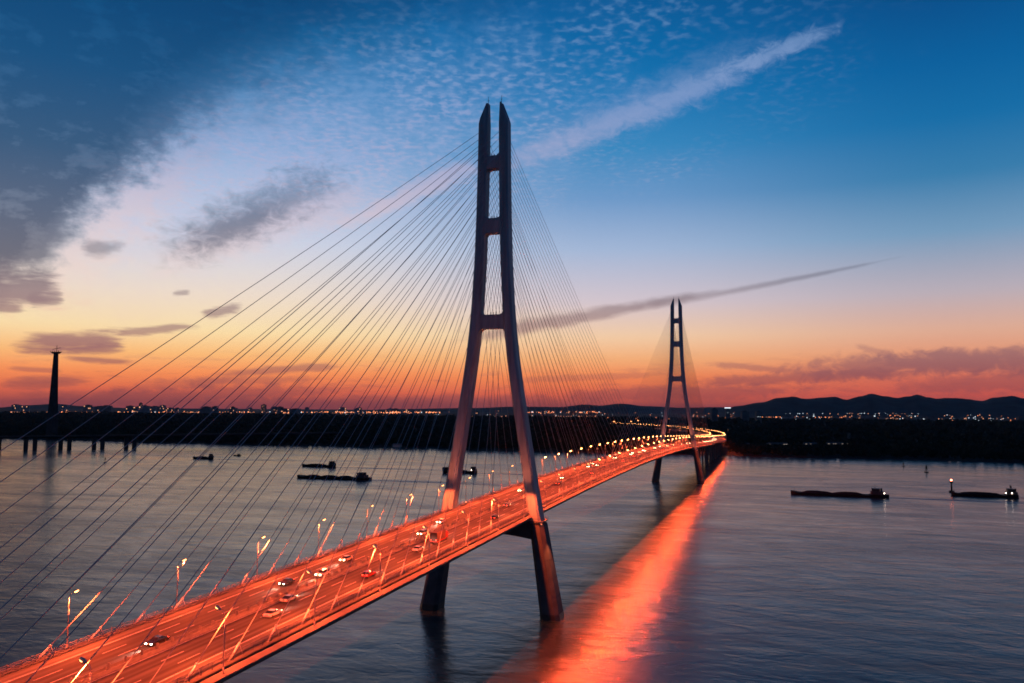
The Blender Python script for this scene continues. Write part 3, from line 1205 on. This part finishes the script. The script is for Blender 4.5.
low = tag(empty('low_bridge'), 'dark low bridge on paired piers running ashore on the far left', 'bridge')
A0, A1 = Vector((-1560, 462, 0)), Vector((-1010, 1172, 0))
A0 = Vector((-1138, 1007, 0)) + (Vector((-1245, 869, 0)) - Vector((-1138, 1007, 0))) * 6
A1 = Vector((-1138, 1007, 0)) - (Vector((-1245, 869, 0)) - Vector((-1138, 1007, 0))) * 2.6
d = (A1 - A0).normalized()
nrm = Vector((d.y, -d.x, 0))
b = MB()
b.loft([[P + nrm * q + Vector((0, 0, z)) for q, z in ((-9, 27), (9, 27), (9, 24.5), (5, 22), (-5, 22), (-9, 24.5))] for P in (A0, A1)])
b.build('deck', M['far_concrete'], low)
Lb = (A1 - A0).length
k = 0
for i in range(0, 16):
    P = Vector((-1138, 1007, 0)) - d * 58.2 * i
    if (P - A0).dot(d) < 5:
        break
    for s in (-1, 1):
        b = MB()
        q = P + d * 7.5 * s
        b.loft([[q + d * x + nrm * y + Vector((0, 0, z)) for x, y in ((-3.6, -5), (3.6, -5), (3.6, 5), (-3.6, 5))] for z in (-3, 21.98)])
        b.build('pier', M['far_concrete'], low)

# ------------------------------------------------------------------ riverside sheds and a hut on the shore
for i, (x, y, w, lab) in enumerate(((741, 441, 26, 'low dock shed with a short lit window strip nearest the bridge on the right bank'), (744, 444.5, 26, 'lit dock shed standing at the water just right of the bridge'),
                                    (778, 444.5, 44, 'long dock shed with a lit strip, second along the right bank'), (811, 443.5, 28, 'small lit dock shed in the middle of the right bank'),
                                    (838, 443.6, 48, 'long lit dock shed on the right bank before the open wood'), (867, 444, 36, 'rightmost lit dock shed on the right bank'))):
    d = 1800 + 25 * i
    px, py = at(x, y, d)
    z0 = 1.6
    o = tag(empty('dock_shed', (px, py, 3.0), YAW), lab, 'shed', 'lit dock sheds on the right bank')
    b = MB()
    h = 4.6
    b.box(-w / 2, 0, 0, w / 2, 12, h + 1.4)
    b.build('wall', M['wall'], o)
    b = MB()
    b.prism([(-1, h + 1.4), (13, h + 1.4), (6, h + 3.6)], 'x', -w / 2 - .5, w / 2 + .5)
    b.build('roof', M['roof'], o)
    b = MB()
    n = max(2, int(w / 5))
    for k in range(n):
        x0 = -w / 2 + w * (k + .12) / n
        if random.random() < .6:
            b.box(x0, -.2, h - .5, x0 + w * .72 / n, .05, h + .35)
    if b.v:
        b.build('window', M['shed_win'], o)
px, py = at(388, 449.5, 1690)
o = tag(empty('shore_hut', (px, shore(px) + 2, 1.0)), 'small pale hut standing at the waterline in front of the dark wood', 'hut')
b = MB()
b.box(-9, 0, 0, 9, 8, 5)
b.build('wall', mat('hut_wall', (.55, .42, .38, 1), .8, var=.15, scale=.3), o)
b = MB()
b.prism([(-.8, 5), (8.8, 5), (4, 8)], 'x', -9.6, 9.6)
b.build('roof', mat('hut_roof', (.4, .2, .16, 1), .8, var=.2, scale=.3), o)

# ------------------------------------------------------------------ boats
def barge(x, y, L, W, rz, label, heaps=3, stern=1, lamps=(), bow_box=False):
    o = tag(empty('barge', (x, y, 0), rz), label, 'barge', 'cargo barges on the river')
    h = MB()
    half = L / 2
    out = lambda t: W / 2 * (1 if abs(t) < .86 else max(.12, 1 - ((abs(t) - .86) / .14) ** 1.6 * .75))
    rings = []
    for i in range(25):
        t = -1 + 2 * i / 24
        w = out(t)
        fb = 2.2 + (1.5 * max(0, -t - .8) / .2) + (.8 if t > .66 else 0)
        rings.append([(t * half, -w * .85, -1), (t * half, w * .85, -1), (t * half, w, fb), (t * half, -w, fb)])
    h.loft(rings)
    h.build('hull', M['hull'], o)
    c = MB()
    a, e = -half * .84, half * .56
    n = 36
    rings = []
    for i in range(n + 1):
        t = i / n
        xx = a + (e - a) * t
        hh = 2.2 + (.5 + 1.7 * abs(math.sin(t * PI * heaps)) ** .7 + random.uniform(-.12, .12)) * min(1, t * 8, (1 - t) * 8)
        rings.append([(xx, -W * .42, 2.1), (xx, -W * .2, hh * .93), (xx, 0, hh), (xx, W * .2, hh * .95), (xx, W * .42, 2.1)])
    c.loft(rings)
    c.build('cargo', M['cargo'], o)
    d = MB()
    x0 = half * .64
    k = min(1.0, L / 70)
    d.box(x0, -W * .36, 2.9, x0 + 11 * k, W * .36, 5.6)
    d.box(x0 + 1 * k, -W * .3, 5.6, x0 + 8 * k, W * .3, 8.0)
    d.box(x0 + .6 * k, -W * .38, 8.0, x0 + 8.6 * k, W * .38, 8.35)
    d.box(x0 + 8.8 * k, -.9, 5.6, x0 + 10.4 * k, .9, 8.8)
    dh = d.build('deckhouse', M['house'], o)
    w_ = MB()
    for q in (-.24, -.08, .08, .2):
        w_.box(x0 + 1 * k - .06, W * q - .4, 6.4, x0 + 1 * k + .03, W * q + .5, 7.5)
    for q in (1.8, 3.6, 5.4):
        w_.box(x0 + q * k, -W * .3 - .06, 6.4, x0 + (q + 1.1) * k, -W * .3 + .03, 7.5)
    w_.build('window', M['win_dark'], dh)
    m_ = MB()
    m_.tube([(x0 + 4 * k, 0, 8.3), (x0 + 4 * k, 0, 12.5)], .14, 6)
    m_.tube([(x0 + 4 * k, -1.4, 10.8), (x0 + 4 * k, 1.4, 10.8)], .09, 5)
    m_.tube([(-half * .92, 0, 3.5), (-half * .92, 0, 6.8)], .13, 6)
    m_.build('mast', M['hull'], o)
    if bow_box:
        q = MB()
        q.box(-half * .98, -W * .4, 2.9, -half * .68, W * .4, 7.2)
        q.build('container', M['hull'], o)
    for lx, lz in lamps:
        l = MB()
        l.tube([(lx * half - .35, -W * .38, lz), (lx * half + .35, -W * .38, lz)], .4, 8)
        l.build('boat_lamp', M['boat_lamp'], o)
    return o


barge(-386, 529, 96, 15, .04, 'long loaded barge, larger of the two close together left of the tower', 3, lamps=())
barge(-508, 694, 52, 11, .05, 'shorter barge just behind the longest barge left of the near tower', 1)
barge(-772, 776, 36, 9, .08, 'smallest barge alone at the left near the paired piers', 1)
barge(-283, 669, 46, 11, .12, 'barge carrying a dark container passing behind the left leg of the near tower', 1, lamps=((.72, 4.2),), bow_box=True)
barge(168, 548, 90, 14, -.02, 'long loaded barge on open water right of the bridge reflection', 2, lamps=((.9, 4.5),))
barge(305, 596, 58, 13, -.05, 'barge farthest right beside the flashing beacon', 1, lamps=((.6, 4.5), (.78, 4.6)))


def wake(x, y, L, rz, half):
    m_ = MB()
    c, s_ = math.cos(rz), math.sin(rz)
    for q in (-1, 0, 1):
        top, bot = [], []
        for i in range(13):
            t = i / 12
            xx = x + half * c + L * t * c - q * (1.5 + .05 * L * t) * s_
            yy = y + half * s_ + L * t * s_ + q * (1.5 + .05 * L * t) * c
            w_ = (.9 + 1.6 * math.sin(PI * min(1, t * 1.1 + .1))) * (1 - .75 * t)
            top.append((xx - w_ * s_, yy + w_ * c, .02 + .004 * (q + 1)))
            bot.append((xx + w_ * s_, yy - w_ * c, .02 + .004 * (q + 1)))
        n = len(m_.v)
        m_.v += top + bot
        for i in range(12):
            m_.f.append((n + i, n + 13 + i, n + 14 + i, n + i + 1))
            m_.mi.append(0)
    o = m_.build('wake', M['foam'])
    o['kind'] = 'structure'


for q in ((-386, 529, 330, .03, 48), (-508, 694, 250, .04, 26), (-772, 776, 150, .06, 18), (-283, 669, 200, .1, 23), (168, 548, 260, -.02, 45), (305, 596, 160, -.04, 29)):
    wake(*q)


def buoy(x, y, s, label, name='buoy'):
    o = tag(empty(name, (x, y, 0)), label, name, 'buoys on the river')
    b = MB()
    b.tube([(0, 0, -.5), (0, 0, .9)], 1.5 * s, 12)
    b.build('float', M['hull'], o)
    b = MB()
    for k in range(4):
        a = k * PI / 2
        b.tube([(1.1 * s * math.cos(a), 1.1 * s * math.sin(a), .9), (.25 * s * math.cos(a), .25 * s * math.sin(a), 4.6 * s)], .12 * s, 5)
    b.tube([(0, 0, 2.6 * s), (0, 0, 4.8 * s)], .5 * s, 8)
    b.build('frame', M['hull'], o)
    return o


def wpt(x, y):
    a, e = azel(x, y)
    return at(x, y, CAM.z / math.tan(math.radians(-e)) * math.cos(math.radians(a)))


for x, y, s, lab in ((105, 462.5, 1.5, 'small dark buoy alone on the water below the paired piers'), (903.5, 466.5, 1.3, 'small dark buoy nearest the right wood, left of its taller neighbour'),
                     (926.5, 472.5, 1.9, 'taller dark buoy right of the small one near the right bank'), (1011, 491, 1.2, 'dark buoy behind the stern of the barge farthest right')):
    px, py = wpt(x, y)
    buoy(px, py, s, lab)
px, py = wpt(954.5, 493.5)
py += 14
o = tag(empty('light_beacon', (px, py, 0)), 'pale beacon tower with a red flashing lamp beside the rightmost barge', 'beacon')
b = MB()
b.tube([(0, 0, -1), (0, 0, 1.6)], 2.6, 12)
b.build('float', M['hull'], o)
b = MB()
b.tube([(0, 0, 1.6), (0, 0, 9.5)], [.9, .55], 8)
b.tube([(0, 0, 9.5), (0, 0, 11.5)], 1.5, 8)
b.build('tower', M['hull'], o)
b = MB()
b.tube([(0, 0, 11.6), (0, 0, 13.2)], .8, 8)
b.build('lamp', M['red_lamp'], o)
px, py = wpt(237.5, 456)
o = tag(empty('small_boat', (px, py, 0), .2), 'tiny open motor boat on the water right of the smallest barge', 'boat')
b = MB()
b.loft([[(x, -w, -.4), (x, w, -.4), (x, w * 1.1, 1.2 + k), (x, -w * 1.1, 1.2 + k)] for x, w, k in ((-7, .4, .9), (-4, 1.7, .3), (4, 2, 0), (6, 1.7, 0))])
b.build('hull', M['hull'], o)
b = MB()
b.box(0, -1.4, 1.1, 4, 1.4, 3.2)
b.box(-.3, -1.6, 3.2, 4.3, 1.6, 3.4)
b.build('cabin', M['house'], o)

# ------------------------------------------------------------------ sky
w = bpy.data.worlds.new('World')
sc.world = w
w.use_nodes = True
nt = w.node_tree
nt.nodes.clear()


class S:
    """a float socket with operators"""
    def __init__(s, sock): s.k = sock

    @staticmethod
    def op(o, *a):
        n = nt.nodes.new('ShaderNodeMath')
        n.operation = o
        for i, v in enumerate(a):
            if isinstance(v, S):
                nt.links.new(v.k, n.inputs[i])
            else:
                n.inputs[i].default_value = v
        return S(n.outputs[0])

    def __add__(s, o): return S.op('ADD', s, o)
    __radd__ = __add__
    def __sub__(s, o): return S.op('SUBTRACT', s, o)
    def __rsub__(s, o): return S.op('SUBTRACT', o, s)
    def __mul__(s, o): return S.op('MULTIPLY', s, o)
    __rmul__ = __mul__
    def __truediv__(s, o): return S.op('DIVIDE', s, o)
    def __neg__(s): return S.op('MULTIPLY', s, -1.)


def sstep(v, a, b):
    n = nt.nodes.new('ShaderNodeMapRange')
    n.interpolation_type = 'SMOOTHSTEP'
    lo, hi, t0, t1 = (a, b, 0., 1.) if a < b else (b, a, 1., 0.)
    for k, q in (('From Min', lo), ('From Max', hi), ('To Min', t0), ('To Max', t1)):
        n.inputs[k].default_value = q
    nt.links.new(v.k, n.inputs['Value'])
    return S(n.outputs[0])


def comb(x, y, z=0.):
    n = nt.nodes.new('ShaderNodeCombineXYZ')
    for i, v in enumerate((x, y, z)):
        if isinstance(v, S):
            nt.links.new(v.k, n.inputs[i])
        else:
            n.inputs[i].default_value = v
    return n.outputs[0]


def noise(vec, scale, detail=5, rough=.55, dist=0.):
    n = nt.nodes.new('ShaderNodeTexNoise')
    n.inputs['Scale'].default_value = scale
    n.inputs['Detail'].default_value = detail
    n.inputs['Roughness'].default_value = rough
    n.inputs['Distortion'].default_value = dist
    nt.links.new(vec, n.inputs['Vector'])
    return S(n.outputs['Fac'])


def ramp(v, stops, top=30.):
    n = nt.nodes.new('ShaderNodeValToRGB')
    cr = n.color_ramp
    while len(cr.elements) < len(stops):
        cr.elements.new(.5)
    for e, (p, c) in zip(cr.elements, stops):
        e.position = p / top
        e.color = srgb(*c)
    nt.links.new((v * (1 / top)).k, n.inputs[0])
    return n.outputs[0]


def mix(a, b, f):
    n = nt.nodes.new('ShaderNodeMix')
    n.data_type = 'RGBA'
    nt.links.new(f.k, n.inputs['Factor'])
    nt.links.new(a, n.inputs[6])
    nt.links.new(b, n.inputs[7])
    return n.outputs[2]


tc = nt.nodes.new('ShaderNodeTexCoord')
rot = nt.nodes.new('ShaderNodeVectorRotate')
rot.rotation_type = 'Z_AXIS'
rot.inputs['Angle'].default_value = -YAW
nt.links.new(tc.outputs['Generated'], rot.inputs['Vector'])
sep = nt.nodes.new('ShaderNodeSeparateXYZ')
nt.links.new(rot.outputs[0], sep.inputs[0])
X, Y, Z = (S(o) for o in sep.outputs)
az = S.op('ARCTAN2', X, Y) * (180 / PI)
el = S.op('ARCSINE', S.op('MINIMUM', S.op('MAXIMUM', Z, -1.), 1.)) * (180 / PI)
E = S.op('MAXIMUM', el, 0.)
EL = [.2, 1.1, 2.3, 3.6, 5.1, 7.5, 11.2, 14.7, 18.1, 21.4, 24.6, 27.6, 45., 90.]
LEFT = [(146, 68, 72), (232, 106, 74), (253, 146, 88), (254, 190, 122), (252, 223, 170), (240, 222, 202), (206, 213, 229), (166, 190, 222), (118, 162, 208), (72, 136, 190), (18, 114, 174), (0, 92, 152), (4, 55, 110), (4, 45, 95)]
MID = [(142, 66, 72), (228, 102, 74), (246, 136, 84), (247, 177, 122), (244, 204, 166), (212, 197, 205), (162, 182, 214), (108, 152, 200), (54, 135, 190), (18, 118, 180), (0, 103, 166), (0, 88, 150), (4, 50, 105), (4, 45, 95)]
RIGHT = [(130, 64, 68), (208, 88, 76), (218, 112, 90), (230, 152, 118), (224, 172, 148), (186, 174, 184), (116, 154, 188), (54, 124, 172), (14, 108, 166), (0, 95, 156), (0, 80, 140), (0, 66, 122), (2, 40, 86), (4, 45, 95)]
BACK = [(52, 62, 88), (58, 66, 96), (60, 72, 104), (58, 78, 112), (52, 80, 118), (42, 80, 122), (30, 78, 124), (20, 74, 122), (14, 70, 118), (10, 66, 114), (6, 62, 108), (4, 58, 104), (4, 48, 96), (4, 45, 95)]
cl = ramp(E, list(zip(EL, LEFT)), 90.)
cm = ramp(E, list(zip(EL, MID)), 90.)
crr = ramp(E, list(zip(EL, RIGHT)), 90.)
cb = ramp(E, list(zip(EL, BACK)), 90.)
base = mix(cl, cm, sstep(az, -20., 8.))
base = mix(base, crr, sstep(az, 6., 30.))
base = mix(base, cb, sstep(S.op('ABSOLUTE', az + 6.), 50., 125.))

DARK = ramp(E, list(zip([0, 2, 4.5, 7, 9, 12, 16, 21, 27, 40], [(112, 56, 66), (146, 78, 86), (164, 118, 118), (150, 126, 130), (98, 98, 114), (78, 92, 118), (40, 80, 118), (8, 74, 122), (0, 62, 112), (4, 45, 90)])), 90.)
LITE = ramp(E, list(zip([0, 5, 8, 12, 17, 21, 27, 40], [(206, 92, 84), (238, 184, 152), (240, 214, 204), (222, 200, 206), (172, 172, 205), (140, 160, 205), (104, 148, 194), (30, 80, 130)])), 90.)

PX = .0707                       # degrees of sky per photograph pixel, for sizing the clouds
v2 = comb(az, el)
n1 = noise(v2, .22, 6, .6) - .5
n2 = noise(comb(az, el * 2.2, 3.), .55, 5, .6) - .5
n3 = noise(comb(az * .5, el * 3., 7.), .8, 6, .6) - .5
n4 = noise(comb(az + el * .3, el * 1.6 - az * .2, 11.), .75, 7, .66, .5) - .5
# planar cloud-deck coordinates
zz = S.op('MAXIMUM', Z, .03) + .06
plan = comb(X / zz, Y / zz)
cells = noise(plan, 34., 2, .45, .1)
patch = noise(plan, 3.2, 4, .6)


def blob(x, y, a, b, deg, wob, soft=.5, nz=None, nk=1.0):
    """soft ellipse centred on a sky direction; a, b half axes in photograph pixels; deg clockwise-down tilt as seen"""
    ca, ce = azel(x, y)
    t = math.radians(-deg)
    qx, qe = az - ca, el - ce
    u_ = qx * math.cos(t) + qe * math.sin(t)
    v_ = qe * math.cos(t) - qx * math.sin(t)
    uu = u_ / (a * PX)
    vv = v_ / (b * PX)
    r2 = S.op('SQRT', uu * uu + vv * vv)
    r2 = r2 + (nz or n1) * wob
    return sstep(r2, 1. + soft, 1. - soft)


col = base
def streak(x0, y0, x1, y1, half, wob, soft=.5, nz=None, taper=0.):
    """soft long cloud between two sky directions given as photograph points; half = half width in photograph pixels"""
    a0, e0 = azel(x0, y0)
    a1, e1 = azel(x1, y1)
    L = math.hypot(a1 - a0, e1 - e0)
    dx, dy = (a1 - a0) / L, (e1 - e0) / L
    qx, qe = az - a0, el - e0
    t = qx * dx + qe * dy
    w_ = qe * dx - qx * dy
    tt = (t * (2 / L) - 1.)
    hw = half * PX * (1 + taper * tt) if taper else half * PX
    ww = w_ / hw
    t4 = tt * tt
    r2 = S.op('SQRT', t4 * t4 + ww * ww) + (nz or n2) * wob
    return sstep(r2, 1. + soft, 1. - soft)


# high thin veil and mackerel cloud across the upper middle
veil = blob(300, 170, 215, 80, -20, 1.6, .85)
VEIL = ramp(E, list(zip([0, 6, 9, 12, 17, 21, 27, 40], [(210, 120, 100), (236, 206, 190), (222, 212, 218), (196, 200, 224), (160, 176, 216), (126, 160, 208), (84, 138, 192), (30, 80, 130)])), 90.)
tex = sstep(n4 + (cells - .5) * .5, -.22, .2)
col = mix(col, VEIL, veil * (.18 + .5 * tex))
veil2 = blob(215, 205, 130, 62, -28, 1.5, .8, n4)
col = mix(col, VEIL, veil2 * (.1 + .55 * tex))
mack = blob(510, 58, 270, 112, -10, 1.2, .7) * sstep(cells, .44, .74) * sstep(patch, .36, .62)
col = mix(col, LITE, mack * .5)
mack2 = blob(330, 135, 200, 62, -20, 1.0, .7) * sstep(cells, .44, .7) * sstep(noise(plan, 6., 3, .5) , .35, .6)
col = mix(col, LITE, mack2 * .55)
# dark bank at the upper left
a0, e0 = azel(20, 292)
a1, e1 = azel(420, 0)
L_ = math.hypot(a1 - a0, e1 - e0)
sd = ((az - a0) * ((e1 - e0) / L_) - (el - e0) * ((a1 - a0) / L_))          # > 0 right / below the edge line
ta = ((az - a0) * ((a1 - a0) / L_) + (el - e0) * ((e1 - e0) / L_)) * (1 / L_)
tq = (ta - .5) * 2.
sd = sd + 2.7 * S.op('MAXIMUM', 1. - tq * tq, -.6) + n1 * 6.5 + n2 * 3.4 + n4 * 2.6
low_lim = sstep(el + n3 * 5., azel(0, 316)[1], azel(0, 288)[1])
glow = sstep(sd, 3.8, 1.2) * sstep(sd, -1., 1.2) * sstep(el, 20., 13.) * low_lim
col = mix(col, LITE, glow * .6)
edge_soft = sstep(el, 13., 24.)
bank = sstep(sd, 1.1, -1.8) * (1. - edge_soft) + sstep(sd, 4.2, -4.5) * edge_soft
bank = bank * low_lim
bank = bank * (.84 + .2 * sstep(n1 + n2 * .8 + n4 * .5, -.24, .16))
col = mix(col, DARK, S.op('MINIMUM', bank, .95))
# grey streak with a pale lower edge
col = mix(col, LITE, streak(165, 262, 362, 192, 15, 1.8, .8) * .55)
col = mix(col, DARK, streak(178, 247, 325, 180, 17, 3.6, 1., n4) * .52)
col = mix(col, DARK, streak(190, 243, 275, 210, 9, 3.2, .9, n4) * .42)
col = mix(col, DARK, streak(84, 250, 124, 246, 6, 2.4, .7) * .55)
# long slanting pink band from the near tower to the upper right
col = mix(col, LITE, streak(500, 163, 770, 56, 9, 3.2, .8, n4, -.1) * .54)
col = mix(col, LITE, streak(540, 146, 740, 60, 15, 3.2, 1., n4) * .32)
col = mix(col, LITE, streak(725, 72, 826, 30, 5.5, 3.4, .8, n4) * .56)
col = mix(col, LITE, streak(345, 222, 475, 165, 8, 2.8, .8) * .75)
# thin dark trail behind the towers
col = mix(col, DARK, streak(478, 335, 700, 294, 5.5, 1.7, .7, n2, -.35) * .72)
col = mix(col, DARK, streak(640, 308, 872, 263, 2.6, 1.2, .8, n2, -.5) * .5)
# small low clouds
for x0, y0, x1, y1, h, k in ((22, 345, 118, 338, 8, .9), (60, 350, 120, 349, 4.5, .8), (66, 358, 132, 362, 2.5, .7), (118, 333, 196, 326, 3.4, .75), (204, 314, 240, 307, 4.5, .75), (-30, 291, 56, 286, 12, .9),
                             (30, 300, 62, 297, 6, .7), (-10, 308, 22, 308, 4, .8), (172, 294, 190, 292, 2.4, .6), (6, 384, 84, 380, 4.5, .6), (225, 374, 330, 366, 3.6, .6), (10, 368, 60, 371, 2, .5)):
    col = mix(col, DARK, streak(x0, y0, x1, y1, h, 2.6, .55, n3) * k)
# long low bars over the right bank
for x0, y0, x1, y1, h, k in ((800, 371, 1060, 356, 10, .85), (880, 362, 1080, 362, 9, .8), (700, 383, 900, 372, 5, .75), (715, 364, 800, 372, 3, .6), (858, 346, 900, 358, 3, .55), (900, 386, 1080, 380, 8, .6),
                             (560, 396, 800, 390, 6, .6), (520, 380, 660, 374, 3, .4), (20, 400, 330, 391, 7, .6), (200, 404, 560, 401, 6, .55), (190, 382, 310, 379, 3.5, .5), (120, 390, 240, 378, 5, .4)):
    col = mix(col, DARK, streak(x0, y0, x1, y1, h, 2.9, .55, n4) * (k * .85))
bars = sstep(n3, .03, .2) * sstep(el, 4.6, 2.2)
col = mix(col, DARK, bars * .28)

bg = nt.nodes.new('ShaderNodeBackground')
nt.links.new(col, bg.inputs['Color'])
bg.inputs['Strength'].default_value = 1.0
sky = nt.nodes.new('ShaderNodeTexSky')
sky.sky_type = 'NISHITA'
sky.sun_disc = False
sky.sun_elevation = math.radians(-3)
sky.sun_rotation = math.radians(-38)
bg2 = nt.nodes.new('ShaderNodeBackground')
nt.links.new(sky.outputs[0], bg2.inputs['Color'])
bg2.inputs['Strength'].default_value = .05
addn = nt.nodes.new('ShaderNodeAddShader')
nt.links.new(bg.outputs[0], addn.inputs[0])
nt.links.new(bg2.outputs[0], addn.inputs[1])
outn = nt.nodes.new('ShaderNodeOutputWorld')
nt.links.new(addn.outputs[0], outn.inputs['Surface'])

# ------------------------------------------------------------------ thin evening air
hz = MB()
hz.box(-26000, -1200, -2, 26000, 27000, 700)
ho = hz.build('haze', M['water'])
hm = bpy.data.materials.new('thin_air')
hm.use_nodes = True
hm.node_tree.nodes.clear()
pv = hm.node_tree.nodes.new('ShaderNodeVolumePrincipled')
pv.inputs['Color'].default_value = (.8, .88, 1, 1)
pv.inputs['Density'].default_value = 6.5e-6
pv.inputs['Anisotropy'].default_value = .2
mo = hm.node_tree.nodes.new('ShaderNodeOutputMaterial')
hm.node_tree.links.new(pv.outputs[0], mo.inputs['Volume'])
ho.data.materials.clear()
ho.data.materials.append(hm)
ho['kind'] = 'stuff'

# ------------------------------------------------------------------ camera and render settings
cam = bpy.data.cameras.new('camera')
co = bpy.data.objects.new('camera', cam)
C.objects.link(co)
cam.sensor_width = 36
cam.lens = F / 1024 * 36
cam.clip_start = .5
cam.clip_end = 90000
co.matrix_world = Matrix.Translation(CAM) @ Matrix.Rotation(YAW, 4, 'Z') @ Matrix.Rotation(PI / 2 + PITCH, 4, 'X') @ Matrix.Rotation(ROLL, 4, 'Z')
sc.camera = co
sc.view_settings.view_transform = 'Standard'
sc.view_settings.look = 'None'
sc.view_settings.exposure = 0
sc.view_settings.gamma = 1
sc.cycles.use_denoising = True
sc.cycles.max_bounces = 6
sc.cycles.volume_bounces = 0
sc.cycles.diffuse_bounces = 3
sc.cycles.glossy_bounces = 3
sc.cycles.sample_clamp_indirect = 6
sc.cycles.filter_width = 1.7
